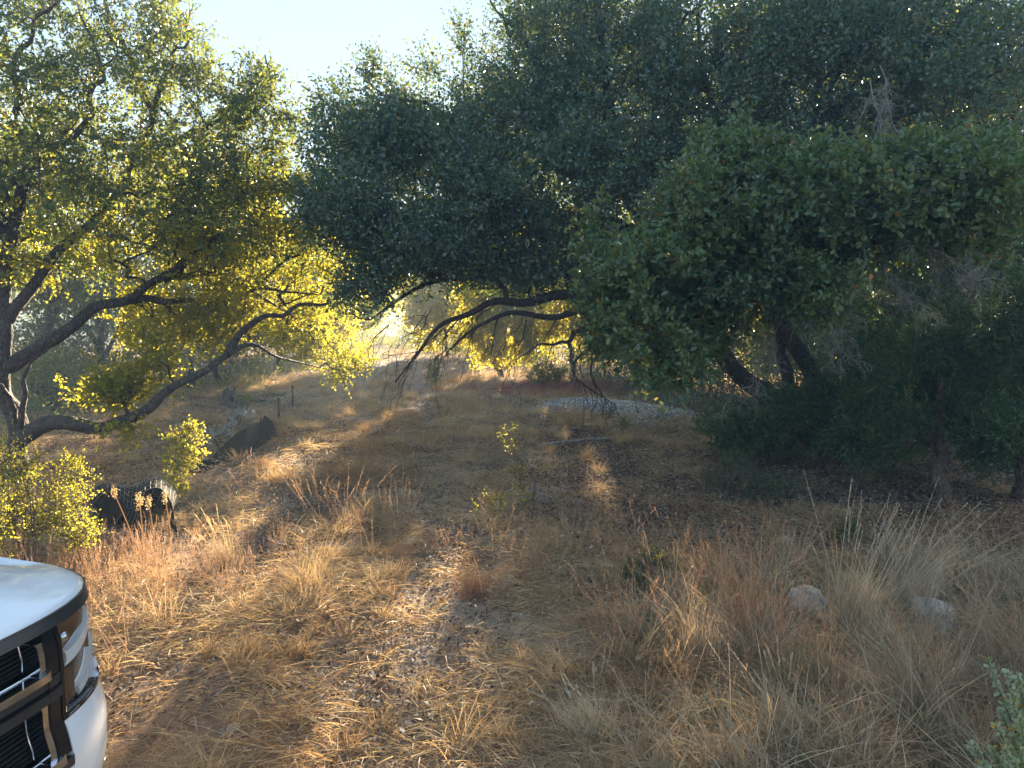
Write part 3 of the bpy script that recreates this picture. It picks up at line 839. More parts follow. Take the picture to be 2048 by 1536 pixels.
# --- junipers on the right
def juniper(label, base, ells, seed, trunk):
    root = thing('juniper', label, 'tree', base, 'junipers at the right side')
    T = Tree()
    T.limb([base + np.array([0, 0, -.1])] + [np.array(t) if isinstance(t, np.ndarray) else W(*t) for t in trunk], .10, .03, 'trunk', .03)
    p = ell_points(ells, 1.0, (), -.28, 2.2, seed)
    Pt, D = T.grow(p, step=.14, tip=.0028, sag=.0)
    crown = MB()
    n = len(Pt); nt = 20
    T0 = np.repeat(Pt, nt, 0) + rng.normal(size=(n * nt, 3)) * .05
    d = unit(np.repeat(D, nt, 0) * .6 + rand_dirs(n * nt) * .75 + [0, 0, .2])
    ln = .10 + .12 * rng.random(n * nt)
    nl = 9
    t = np.tile(np.linspace(.05, 1, nl), n * nt)
    B = np.repeat(T0, nl, 0) + np.repeat(d * ln[:, None], nl, 0) * t[:, None]
    D2 = unit(np.repeat(d, nl, 0) + rand_dirs(len(B)) * .55)
    tn = np.clip(np.repeat(rng.random(n), nt * nl) * .45 + .45 * t ** 2 + rng.random(len(B)) * .2, 0, 1)
    leaves(crown, B, D2, 0.05 * (.6 + .7 * rng.random(len(B))), .013, tn, False)
    T.wood(root, M['bark_red'], sides=7)
    crown.obj('crown', M['juniper'], root)
juniper('dark feathery juniper with its shaggy trunk bare at the foot, among leaf litter', G(1885, 1010),
        [(1850, 790, 160, 120, 7.2, 8.8, 170), (1780, 880, 110, 50, 7.2, 8.4, 45), (1900, 700, 120, 90, 7.4, 8.8, 70), (1960, 880, 90, 60, 6.9, 8, 40)], 1, [(1880, 940, 7.2), (1880, 850, 7.6), (1880, 700, 8)])
juniper('spreading juniper covering the foot of the huge leaning oak', G(1660, 945),
        [(1620, 840, 130, 70, 8.4, 10, 130), (1480, 860, 80, 42, 8.6, 9.8, 60), (1690, 760, 100, 80, 8.6, 10, 60)], 4, [(1650, 900, 9.0), (1640, 850, 9.2), (1690, 760, 9.3)])
juniper('bright green juniper cut by the right edge of the picture', np.array([5.1, 7.3, 0.0]),
        [(2030, 650, 60, 70, 6.5, 7.6, 50), (2040, 850, 60, 80, 6.5, 7.6, 50), (2100, 700, 90, 150, 6.5, 8, 60)], 8, [(2060, 850, 7.2), (2070, 650, 7.2)])
juniper('tall dim juniper behind the others at the right', np.array([6.0, 10.6, 0.0]),
        [(1850, 630, 160, 130, 8.8, 10.6, 230), (1980, 560, 120, 130, 8.8, 10.8, 150), (1960, 780, 120, 90, 8.8, 10.6, 90)], 12, [(1870, 800, 10.5), (1880, 600, 10.5)])

# --- shrubs and saplings
def shrub(name, label, cat, base, ells, mat, nstem=3, nt=5, nl=7, L=.12, ls=.02, lw=.012, seed=0, wood='twig', group=None, up=.35, gap=-.5, keepall=True, rs=.008):
    root = thing(name, label, cat, base, group)
    T = Tree()
    p = ell_points(ells, 1.0, (), gap, 3.0, seed)
    top = p[:, 2].max()
    T.limb([base + np.array([0, 0, -.03]), base + np.array([rng.normal() * .03, 0, (top - base[2]) * .5]), np.array([p[:, 0].mean(), p[:, 1].mean(), top * .95 + .05 * base[2]])], rs, .003, 'stem', .01)
    for _ in range(nstem - 1):
        q = p[rng.integers(len(p))]
        T.limb([base + np.array([rng.normal() * .03, rng.normal() * .03, 0]), (base + q) / 2 + rng.normal(size=3) * .03, q], rs * .8, .003, 'stem', .01)
    Pt, D = T.grow(p, step=.08, tip=.0016, sag=0)
    crown, wd = MB(), MB()
    sprays(crown, wd, Pt, D, nt=nt, nl=nl, L=L, ls=ls, lw=lw, up=up, keep=(lambda E: np.ones(len(E), bool)) if keepall else None)
    T.wood(root, M[wood], sides=5)
    wd.obj('twigs', M['twig'], root)['kind'] = 'stuff'
    crown.obj('leaves', M[mat], root)
    return root

shrub('shrub', 'sunlit yellow green shrub behind the white hood, small leaves', 'shrub', G(60, 1180),
      [(30, 1000, 50, 90, 4.2, 5.2, 42), (80, 1070, 60, 45, 4.2, 5.0, 26), (0, 1080, 60, 70, 4.0, 5.0, 40), (60, 930, 16, 34, 4.4, 4.9, 9), (5, 900, 22, 40, 4.4, 5, 12), (110, 1010, 14, 40, 4.4, 4.9, 9)], 'shrub_leaf', 7, 6, 8, .15, .017, .011, 1, gap=-.1)
shrub('shrub', 'sunlit upright shrub between the car and the black wire backed roll', 'shrub', G(165, 1130),
      [(145, 1020, 32, 70, 4.9, 5.5, 40), (150, 940, 16, 40, 5.0, 5.4, 12), (165, 1080, 30, 40, 4.9, 5.5, 18)], 'shrub_leaf', 5, 6, 8, .13, .017, .011, 3, gap=-.2)
shrub('sapling', 'bright yellow green oak sapling in front of the silt fence', 'sapling', G(352, 1000),
      [(375, 885, 34, 32, 7.0, 7.4, 26), (365, 920, 42, 20, 7.0, 7.4, 20), (355, 965, 22, 28, 7.0, 7.4, 16)], 'shrub_leaf', 3, 6, 7, .10, .028, .018, 5)
shrub('sapling', 'thin sapling left of the fallen pole with a yellow lit tuft halfway', 'sapling', G(1062, 1050),
      [(1042, 935, 14, 24, 6.4, 6.6, 8), (1015, 875, 16, 26, 6.4, 6.7, 6)], 'oak_leaf', 2, 4, 6, .07, .022, .014, 6)
shrub('sapling', 'dim green sapling spread low in the middle shade', 'sapling', G(1010, 1055),
      [(985, 1010, 36, 30, 6.0, 6.6, 9), (1045, 1000, 26, 36, 6.0, 6.6, 6)], 'oak_leaf', 4, 5, 6, .09, .024, .014, 7)
shrub('shrub', 'grey green bush standing in the straw below the arching limb', 'shrub', G(870, 770),
      [(870, 745, 16, 26, 20.0, 21.0, 26)], 'oak_leaf', 3, 5, 6, .2, .05, .03, 9)
shrub('shrub', 'wide grey green bush behind the red grass patch', 'shrub', G(1090, 775),
      [(1085, 752, 42, 20, 19.0, 20.5, 50), (1130, 755, 25, 18, 19, 20, 20)], 'oak_leaf', 4, 5, 6, .2, .05, .03, 10)
shrub('shrub', 'small bush growing through the crumpled black sheeting', 'shrub', G(492, 820),
      [(490, 803, 16, 10, 13.5, 14.2, 16)], 'oak_leaf', 3, 5, 6, .12, .035, .02, 11)
shrub('shrub', 'thin bush at the edge of the grey gravel heap', 'shrub', G(1248, 880),
      [(1248, 856, 10, 14, 11.0, 11.5, 12)], 'oak_leaf', 3, 5, 6, .12, .03, .016, 12)
shrub('shrub', 'dull green bush in the shade before the junipers, behind tall dry grass', 'shrub', G(1460, 1010),
      [(1460, 960, 60, 45, 7.0, 7.8, 46), (1540, 985, 60, 30, 6.8, 7.6, 36)], 'juniper', 4, 6, 8, .10, .022, .010, 13)
shrub('green_weed', 'bright green ferny weed among dry grass near the middle front', 'plant', G(1275, 1230),
      [(1265, 1150, 26, 34, 4.5, 4.8, 26), (1320, 1120, 40, 16, 4.6, 5.0, 20)], 'oak_leaf', 4, 6, 8, .07, .014, .007, 14)
shrub('green_weed', 'low green weed in the dark litter behind the tallest dry grass', 'plant', G(1700, 1110),
      [(1700, 1070, 28, 34, 5.6, 6.0, 26)], 'oak_leaf', 4, 6, 7, .08, .02, .01, 15)
# silver leaved shrub at the lower right corner
def silver():
    root = thing('silver_shrub', 'silvery green woolly leaved shrub in the lower right corner', 'shrub', np.array([1.68, 2.05, float(hgt(1.68, 2.05))]))
    lf, st = MB(), MB()
    base = np.array(root.location)
    tips = [(1975, 1318, 2.3), (2015, 1345, 2.2), (2035, 1350, 2.25), (1990, 1450, 2.1), (1945, 1490, 2.05), (2040, 1440, 2.1), (2060, 1400, 2.2), (2010, 1500, 2.0), (2050, 1500, 2.0), (2080, 1350, 2.3),
            (2090, 1450, 2.1), (1965, 1530, 2.0), (2030, 1400, 2.3), (2075, 1520, 2.0), (2000, 1420, 2.3), (2045, 1470, 2.2), (2020, 1530, 2.05), (1985, 1500, 2.2), (2060, 1450, 2.3)]
    for t in tips:
        e = W(*t)
        path = smooth_path([base + rng.normal(size=3) * .03 * [1, 1, 0], (base + e) / 2 + rng.normal(size=3) * .03, e], 12)
        tube(st, path, np.linspace(.005, .0015, len(path)), 5)
        n = 260
        k = (rng.random(n) ** .55) * (len(path) - 1.01)
        i = k.astype(int); f = (k - i)[:, None]
        B = path[i] * (1 - f) + path[i + 1] * f
        ax = unit(path[np.minimum(i + 1, len(path) - 1)] - path[i])
        D = unit(ax * .7 + rand_dirs(n) * .75)
        tn = np.clip(.35 + .55 * (k / len(path)) + rng.normal(size=n) * .12, 0, .84)
        tn = np.where(rng.random(n) < .05, 1.0, tn)
        leaves(lf, B, D, .020 * (.6 + .6 * rng.random(n)), .012, tn, True)
    st.obj('stem', M['twig'], root, True)
    lf.obj('leaves', M['silver_leaf'], root)
silver()

# ------------------------------------------------------------------ dry grass and litter
def dens(x, y):
    r = rut(x, y)
    d = 1 - .72 * r
    d = d * (1 - .97 * np.clip(gravelness(x, y) * 1.5, 0, 1))
    lit = np.exp(-((x - 2.2) / 2.0) ** 2 - ((y - 8.2) / 1.7) ** 2)
    d = d * (1 - .85 * np.clip(lit * 1.4, 0, 1))
    lf = np.clip((-x - 2.6) / 1.2, 0, 1) * np.clip((y - 6) / 1.5, 0, 1) * np.clip((14 - y) / 3, 0, 1)
    d = d * (1 - .6 * lf)
    d = d * (1 - .9 * np.exp(-((x + 1.55) / .55) ** 2 - ((y - 3.3) / .8) ** 2))
    rt = np.clip((x - 2.5) / 1.0, 0, 1) * np.clip((y - 6.5) / .6, 0, 1) * np.clip((16 - y) / 2, 0, 1)
    d = d * (1 - .85 * rt)
    d = d * (1 - .95 * np.exp(-((x + 3.2) / .7) ** 2 - ((y - 6.0) / .55) ** 2)) * (1 - .8 * np.exp(-((x + 3.9) / .7) ** 2 - ((y - 9.4) / .8) ** 2)) * (1 - .9 * np.exp(-((x + 3.35) / .5) ** 2 - ((y - 10.2) / 1.8) ** 2))
    return d * np.clip(.60 + .75 * wob(x, y, 1.3, 4), .08, 1)

def proto(kind):
    mb = MB()
    if kind == 'mat':
        n = 100
        B = np.stack([rng.normal(size=n) * .10, rng.normal(size=n) * .10, rng.random(n) * .035], 1)
        a = rng.random(n) * 2 * PI
        D = np.stack([np.cos(a), np.sin(a), rng.random(n) * .5], 1)
        blades(mb, B, D, .05 + .15 * rng.random(n) ** 1.5, .0034, .12 + .16 * rng.random(n), rng.random(n), 3)
    elif kind == 'tuft':
        n = 80
        B = np.stack([rng.normal(size=n) * .03, rng.normal(size=n) * .03, np.zeros(n)], 1)
        a = rng.random(n) * 2 * PI; sp = .15 + .75 * rng.random(n)
        D = np.stack([np.cos(a) * sp, np.sin(a) * sp, np.ones(n) * .9], 1)
        blades(mb, B, D, .09 + .17 * rng.random(n), .0036, .15 + .3 * rng.random(n), rng.random(n), 3)
    elif kind == 'wide':
        n = 110
        B = np.stack([rng.normal(size=n) * .22, rng.normal(size=n) * .22, np.zeros(n)], 1)
        a = rng.random(n) * 2 * PI; sp = .3 + .9 * rng.random(n)
        D = np.stack([np.cos(a) * sp, np.sin(a) * sp, np.ones(n) * .8], 1)
        blades(mb, B, D, .10 + .16 * rng.random(n), .006, .2 + .3 * rng.random(n), rng.random(n), 2)
    elif kind == 'long':
        n = 46
        B = np.stack([rng.normal(size=n) * .05, rng.normal(size=n) * .05, np.zeros(n)], 1)
        a = rng.random(n) * 2 * PI; sp = .15 + .9 * rng.random(n) ** 1.5
        D = np.stack([np.cos(a) * sp + .3, np.sin(a) * sp, np.ones(n)], 1)
        blades(mb, B, D,   .24 + .40 * rng.random(n), .0058, .15 + .5 * rng.random(n), rng.random(n), 6)
    elif kind == 'litter':
        n = 95
        r = .38 * rng.random(n) ** .5; a = rng.random(n) * 2 * PI
        B = np.stack([r * np.cos(a), r * np.sin(a), .004 + .022 * rng.random(n)], 1)
        leaves(mb, B, rand_dirs(n) * [1, 1, .4], .038 * (.5 + .8 * rng.random(n)), .018 * (.6 + .8 * rng.random(n)), rng.random(n) ** 1.2, False, N=unit(rand_dirs(n) * .6 + [0, 0, 1]), fold=.2)
    elif kind == 'stalk':
        n = 9
        B = np.stack([rng.normal(size=n) * .05, rng.normal(size=n) * .05, np.zeros(n)], 1)
        D = np.stack([rng.normal(size=n) * .25, rng.normal(size=n) * .25, np.ones(n)], 1)
        L = .3 + .3 * rng.random(n)
        blades(mb, B, D, L, .0022, .05 + .12 * rng.random(n), .3 + .5 * rng.random(n), 4)
        k = 14
        t = np.tile(np.linspace(.62, 1, k), n)[:, None]
        Db = np.repeat(unit(D), k, 0); Lb = np.repeat(L, k)[:, None]
        Bb = np.repeat(B, k, 0) + Db * Lb * t - np.array([0, 0, 1.0]) * .1 * Lb * t * t
        leaves(mb, Bb, Db + rand_dirs(n * k) * .5, .016, .0045, .6 + .4 * rng.random(n * k), False)
    return mb.mesh('grass_' + kind)

def scatter(name, kind, mat, P, scl, label):
    pm = proto(kind)
    pm.materials.append(M[mat])
    src = bpy.data.objects.new('grass_source_' + kind, pm)
    me = bpy.data.meshes.new(name)
    me.vertices.add(len(P))
    me.vertices.foreach_set('co', P.astype(np.float32).ravel())
    a = me.attributes.new('rot', 'FLOAT_VECTOR', 'POINT')
    rot = np.stack([rng.normal(size=len(P)) * .12, rng.normal(size=len(P)) * .12, rng.random(len(P)) * 2 * PI], 1)
    a.data.foreach_set('vector', rot.astype(np.float32).ravel())
    a = me.attributes.new('scl', 'FLOAT', 'POINT')
    a.data.foreach_set('value', scl.astype(np.float32))
    me.update()
    me.materials.append(M[mat])
    o = bpy.data.objects.new(name, me)
    C.objects.link(o)
    ng = bpy.data.node_groups.new(name, 'GeometryNodeTree')
    ng.interface.new_socket('Geometry', in_out='INPUT', socket_type='NodeSocketGeometry')
    ng.interface.new_socket('Geometry', in_out='OUTPUT', socket_type='NodeSocketGeometry')
    gi, go = ng.nodes.new('NodeGroupInput'), ng.nodes.new('NodeGroupOutput')
    ip = ng.nodes.new('GeometryNodeInstanceOnPoints')
    oi = ng.nodes.new('GeometryNodeObjectInfo')
    oi.inputs['Object'].default_value = src
    oi.inputs['As Instance'].default_value = True
    mp = ng.nodes.new('GeometryNodeMeshToPoints')
    ra = ng.nodes.new('GeometryNodeInputNamedAttribute'); ra.data_type = 'FLOAT_VECTOR'; ra.inputs[0].default_value = 'rot'
    sa = ng.nodes.new('GeometryNodeInputNamedAttribute'); sa.data_type = 'FLOAT'; sa.inputs[0].default_value = 'scl'
    L = ng.links
    L.new(gi.outputs[0], mp.inputs[0]); L.new(mp.outputs[0], ip.inputs['Points'])
    L.new(oi.outputs['Geometry'], ip.inputs['Instance'])
    L.new(ra.outputs[0], ip.inputs['Rotation']); L.new(sa.outputs[0], ip.inputs['Scale'])
    L.new(ip.outputs[0], go.inputs[0])
    md = o.modifiers.new('scatter', 'NODES')
    md.node_group = ng
    stuff(o, label, 'grass')
    return o

def field(n, y0, y1, xm=.82, power=1.0):
    """points spread over the ground in view and a little past its sides"""
    y = y0 + (y1 - y0) * rng.random(n) ** power
    x = (rng.random(n) * 2 - 1) * (xm * y + 1.2)
    ok = rng.random(n) < dens(x, y)
    for qx, qy, qr in ((G(1160, 905)[0], G(1160, 905)[1] - .25, .9), (G(1164, 865)[0], G(1164, 865)[1] - .2, .5), (G(490, 822)[0], G(490, 822)[1], 1.2), (G(470, 805)[0], G(470, 805)[1], 1.2), (G(450, 868)[0], G(450, 868)[1], .8), (G(400, 890)[0], G(400, 890)[1], .7)):
        ok &= ~((np.abs(x - qx) < qr) & (np.abs(y - qy) < max(.45, qr * .8)) & (rng.random(n) < .85))
    return x[ok], y[ok]

def off_car(x, y):
    a = (x + 2.405) * .242 + (y - 1.715) * .970; b = (x + 2.405) * .970 - (y - 1.715) * .242
    return ~((np.abs(a) < 1.0) & (b < 1.0) & (b > -4))

def put(x, y):
    ok = off_car(x, y)
    x, y = x[ok], y[ok]
    return np.stack([x, y, hgt(x, y)], 1)

def patchy(x, y, lo, hi, f=.9, sd=11):
    w = wob(x, y, f, sd)
    return (w > lo) & (w <= hi)
x, y = field(6600, 1.6, 8.5, power=.8); P = put(x, y)
scatter('dry_grass', 'mat', 'straw', P, .8 + .6 * rng.random(len(P)), 'matted golden dry grass across the near ground')
x, y = field(5600, 8.0, 22, power=.9); P = put(x, y)
scatter('dry_grass', 'mat', 'straw', P, 1.0 + .8 * rng.random(len(P)), 'matted dry grass over the middle of the clearing')
x, y = field(2200, 2.5, 9); P = put(x, y)
scatter('dry_grass', 'tuft', 'straw', P, .4 + .6 * rng.random(len(P)), 'short upright straw coloured grass near the front')
x, y = field(6800, 8, 24); k = patchy(x, y, 0, 9, 1.6); P = put(x[k], y[k])
scatter('dry_grass', 'tuft', 'straw', P, .8 + .9 * rng.random(len(P)), 'golden mounds of grass in the middle distance')
x, y = field(4200, 6.5, 24); k = patchy(x, y, -9, -.2); P = put(x[k], y[k])
scatter('grey_grass', 'mat', 'grey_grass', P, .9 + .8 * rng.random(len(P)), 'weathered grey dead grass in patches along the track')
x, y = field(2600, 5, 20); k = patchy(x, y, .15, .55, 1.3, 3); P = put(x[k], y[k])
scatter('russet_grass', 'tuft', 'russet', P, .4 + .5 * rng.random(len(P)), 'low rusty brown grass in patches about the clearing')
x, y = field(9000, 20, 75, .75); P = put(x, y)
scatter('dry_grass', 'wide', 'pale_straw', P, .8 + .9 * rng.random(len(P)), 'pale straw grass along the far track')
x, y = field(420, 3.5, 12); P = put(x, y)
scatter('dry_grass', 'stalk', 'russet', P, .5 + .8 * rng.random(len(P)), 'thin russet seed stalks standing over the dry grass')
# red brown patch before the far bushes, and russet grass at the left edge
g = G(1120, 780)
x = g[0] + .3 + rng.normal(size=700) * 1.2; y = g[1] + rng.normal(size=700) * .8; P = put(x, y)
scatter('russet_grass', 'tuft', 'red_grass', P, .8 + .8 * rng.random(len(P)), 'reddish grass patch behind the gravel heap')
g = G(260, 1150)
x = g[0] + rng.normal(size=260) * .55; y = g[1] - .05 + rng.normal(size=260) * .35; P = put(x, y)
scatter('russet_grass', 'stalk', 'russet', P, .3 + .4 * rng.random(len(P)), 'orange russet grass beside the white car')
# dense tall mass at the front right
def clear(x, y):
    ok = np.ones(len(x), bool)
    for px, py, w in ((1615, 1215, .24), (1860, 1240, .22)):
        q = G(px, py)
        ok &= ~((np.abs(x - q[0] * y / q[1]) < w) & (y < q[1] + .1) & (y > q[1] - .75) & (rng.random(len(x)) < .9))
    return ok
x = rng.uniform(.15, 3.9, 1100); y = rng.uniform(2.2, 5.2, 1100)
ok = (x > .12 * y + .1 + .45 * rng.random(1100)) & (wob(x, y, 2.6, 6) > -.25 + .5 * rng.random(1100)) & clear(x, y); P = put(x[ok], y[ok])
scatter('tall_grass', 'long', 'pale_straw', P, .45 + .65 * rng.random(len(P)) ** 1.5, 'knee high mass of pale dry grass at the front right')
x = rng.uniform(.5, 3.9, 130); y = rng.uniform(2.8, 5.2, 130); ok = clear(x, y); P = put(x[ok], y[ok])
scatter('tall_grass', 'stalk', 'russet', P, .6 + .7 * rng.random(len(P)), 'purplish brown grass stalks at the front right')
x = rng.uniform(.6, 3.9, 260); y = rng.uniform(2.3, 5.2, 260); ok = clear(x, y); P = put(x[ok], y[ok])
scatter('grey_grass', 'tuft', 'green_grass', P, .6 + .6 * rng.random(len(P)), 'half green tufts low among the tall dry grass')
x, y = field(500, 2.4, 9); P = put(x, y)
scatter('dry_grass', 'long', 'straw', P, .35 + .5 * rng.random(len(P)), 'longer straw blades scattered through the near grass')

# clumps that stand out from the rest
def clump(name, label, px, py, n, L, lean, spread, mat, stalks=8, tone=.5, w=.003, heads=True, group=None):
    g = G(px, py)
    root = thing(name, label, 'grass clump', g, group)
    mb = MB()
    B = g + np.stack([rng.normal(size=n) * .06, rng.normal(size=n) * .05, np.zeros(n)], 1)
    a = rng.random(n) * 2 * PI; sp = spread * rng.random(n) ** .6
    D = np.stack([np.cos(a) * sp + lean[0], np.sin(a) * sp + lean[1], np.ones(n)], 1)
    blades(mb, B, D, L * (.35 + .55 * rng.random(n)), w, .12 + .35 * rng.random(n), np.clip(tone + rng.normal(size=n) * .25, 0, 1), 5)
    mb.obj('blades', M[mat], root)['kind'] = 'stuff'
    if stalks:
        mb = MB()
        B = g + np.stack([rng.normal(size=stalks) * .05, rng.normal(size=stalks) * .05, np.zeros(stalks)], 1)
        D = np.stack([rng.normal(size=stalks) * spread * .5 + lean[0] * 1.2, rng.normal(size=stalks) * .2 + lean[1], np.ones(stalks)], 1)
        Ls = L * (.85 + .5 * rng.random(stalks)); dr = .08 + .22 * rng.random(stalks)
        blades(mb, B, D, Ls, w * 1.1, dr, .5 + .5 * rng.random(stalks), 8)
        if heads:
            k = 26
            t = np.tile(np.linspace(.68, 1, k), stalks)[:, None]
            Db = np.repeat(unit(D), k, 0); Lb = np.repeat(Ls, k)[:, None]; db = np.repeat(dr, k)[:, None]
            Bb = np.repeat(B, k, 0) + Db * Lb * t - np.array([0, 0, 1.0]) * db * Lb * t * t
            leaves(mb, Bb, Db + rand_dirs(stalks * k) * .25, .020, .0035, .5 + .5 * rng.random(stalks * k), False)
        mb.obj('stalks', M[mat], root)['kind'] = 'stuff'
    return root
GC = 'clumps of tall dry bunchgrass'
clump('grass_clump', 'fan of long straw blades in the sunlight, left of the middle', 625, 1185, 320, .42, (-.35, 0), .75, 'straw', 10, .7, group=GC)
clump('grass_clump', 'orange lit grass with feathery heads bent over beside the black roll', 455, 1120, 200, .42, (-.25, 0), .5, 'straw', 16, .55, group=GC)
clump('grass_clump', 'greyish russet tuft at the end of the sunlit strip, centre', 950, 1195, 380, .30, (0, 0), .5, 'russet', 8, .6, group=GC)
clump('grass_clump', 'straw tuft just right of the greyish russet one', 1060, 1150, 240, .28, (.05, 0), .5, 'russet', 6, .5, group=GC)
clump('grass_clump', 'rounded golden mound of grass left of the track, near the steel posts', 628, 862, 420, .40, (-.1, 0), 1.0, 'straw', 0, .75, .005, group=GC)
clump('grass_clump', 'low russet tuft beside the crumpled black sheeting', 425, 850, 200, .34, (0, 0), .45, 'russet', 0, .3, .005, group=GC)
clump('grass_clump', 'tall thin stalks in front of the rounded pale boulder', 1520, 1290, 200, .62, (-.25, 0), .4, 'russet', 14, .6, .004, group=GC)
clump('grass_clump', 'tallest upright stalks, between the two pale boulders', 1690, 1270, 220, .82, (.12, 0), .26, 'pale_straw', 26, .55, .004, group=GC)
clump('grass_clump', 'long stalks bowing to the right over the second boulder', 1790, 1230, 200, .80, (.55, 0), .3, 'pale_straw', 20, .6, .004, group=GC)
clump('grass_clump', 'wind bent clump at the right edge, arching leftwards', 2030, 1330, 260, .66, (-.5, 0), .4, 'pale_straw', 10, .5, group=GC)
clump('grass_clump', 'pale upright clump right of the green ferny weed', 1400, 1330, 300, .48, (.0, 0), .45, 'pale_straw', 8, .7, group=GC)
clump('grass_clump', 'broad pale clump filling the bottom, right of centre', 1180, 1470, 420, .34, (-.2, 0), .8, 'pale_straw', 8, .65, group=GC)
clump('grass_clump', 'thin purple brown stalks leaning right, above the boulders', 1480, 1240, 160, .5, (.2, 0), .4, 'russet', 10, .4, group=GC)
clump('grass_clump', 'dense straw clump before the second boulder, lower right', 1850, 1440, 300, .50, (-.3, 0), .55, 'pale_straw', 14, .55, group=GC)
clump('grass_clump', 'broad leaning clump at the bottom edge below the boulders', 1560, 1490, 320, .44, (-.3, 0), .55, 'pale_straw', 14, .6, group=GC)

# seed headed weeds before the black roll
def weed(label, px, py, tip, k):
    g = G(px, py); e = W(*tip)
    root = thing('dry_weed', label, 'weed', g, 'dry weed stalks before the black roll')
    mb = MB()
    path = smooth_path([g, (g + e) / 2 + [.01, 0, 0], e], 6)
    tube(mb, path, np.linspace(.005, .0025, len(path)), 5)
    mb.obj('stem', M['straw'], root, True)
    mb = MB(); n = 150
    c = e + rng.normal(size=(n, 3)) * [.009, .009, .022] * k
    leaves(mb, c, rand_dirs(n) + [0, 0, .6], .014, .007, .4 + .4 * rng.random(n), False)
    mb.obj('seed_head', M['straw'], root)['kind'] = 'stuff'
weed('thick leaning dry stalk crossing in front of the black roll', 280, 1120, (228, 985, 5.3), 1.0)
weed('upright dry stalk with the fattest seed head, before the black roll', 285, 1130, (279, 1000, 5.3), 1.4)
weed('dry stalk with a slim seed head, before the middle of the black roll', 312, 1130, (297, 1005, 5.3), 1.0)
weed('shorter dry stalk at the right end of the black roll', 345, 1120, (330, 995, 5.4), .9)
root = weed
g = G(1290, 1150)

n = 6200
y = 3.2 + 14 * rng.random(n) ** 1.0; x = (rng.random(n) * 2 - 1) * (.8 * y + .5)
wt = .12 + .33 * np.clip((y - 5) / 2, 0, 1) + np.clip((x + .2) / 1.5, 0, 1) * np.clip((y - 5.2) / .8, 0, 1) * .72 + .5 * np.clip((-x - 2.5) / 1.5, 0, 1) + .3 * rut(x, y)
ok = (rng.random(n) < wt * np.clip(.85 + .4 * wob(x, y, 2.3, 2), .3, 1) * (1 - np.clip(gravelness(x, y) * 1.4, 0, 1)))
P = put(x[ok], y[ok])
o = scatter('leaf_litter', 'litter', 'litter', P, .8 + .4 * rng.random(len(P)), 'brown and grey fallen leaves under the trees')
o['category'] = 'leaves'

ROCK = solid('limestone', (.36, .32, .27), .95, var=.6, scale=14, bump=1.0, bscale=40)
GRV = leafy('gravel', [(0, (.14, .13, .125)), (.5, (.33, .31, .30)), (1, (.62, .6, .58))], [(0, (0, 0, 0)), (1, (0, 0, 0))], 0.0, .8, .3)
def stones(mb, x, y, s, tone, lift=.3):
    n = len(x)
    v0 = np.array([(1, 0, 0), (0, 1, 0), (-1, 0, 0), (0, -1, 0), (0, 0, .7), (0, 0, -.7)])
    v = v0[None] * (.6 + .6 * rng.random((n, 6, 1))) * s[:, None, None]
    a = rng.random(n) * 2 * PI; c, sn = np.cos(a)[:, None], np.sin(a)[:, None]
    vx = v[..., 0] * c - v[..., 1] * sn; vy = v[..., 0] * sn + v[..., 1] * c
    v = np.stack([vx + x[:, None], vy + y[:, None], v[..., 2] + (hgt(x, y) + s * lift)[:, None]], -1)
    t = np.array([(0, 1, 4), (1, 2, 4), (2, 3, 4), (3, 0, 4), (1, 0, 5), (2, 1, 5), (3, 2, 5), (0, 3, 5)])
    i = np.arange(n)[:, None, None] * 6
    mb.add(v.reshape(-1, 3), None, (i + t[None]).reshape(-1, 3), np.repeat(tone, 6))
def gravel():
    mb = MB(); n = 26000
    x = 2.1 + rng.normal(size=n) * 1.6; y = 14.4 + rng.normal(size=n) * 2.2
    ok = rng.random(n) < gravelness(x, y) * 1.3
    x, y = x[ok], y[ok]
    stones(mb, x, y, .012 + .022 * rng.random(len(x)), rng.random(len(x)))
    stuff(mb.obj('gravel', GRV), 'low heap of grey gravel at the right of the clearing', 'gravel')
    mb = MB(); n = 3600
    y = 3 + 25 * rng.random(n) ** 1.3; x = (rng.random(n) * 2 - 1) * .7 * y
    ok = (rng.random(n) < .15 + .8 * rut(x, y)) & off_car(x, y)
    x, y = x[ok], y[ok]
    stones(mb, x, y, .006 + .014 * rng.random(len(x)) ** 2, .2 + .6 * rng.random(len(x)))
    stuff(mb.obj('pebbles', GRV), 'small pale pebbles scattered along the ruts', 'pebbles')
gravel()

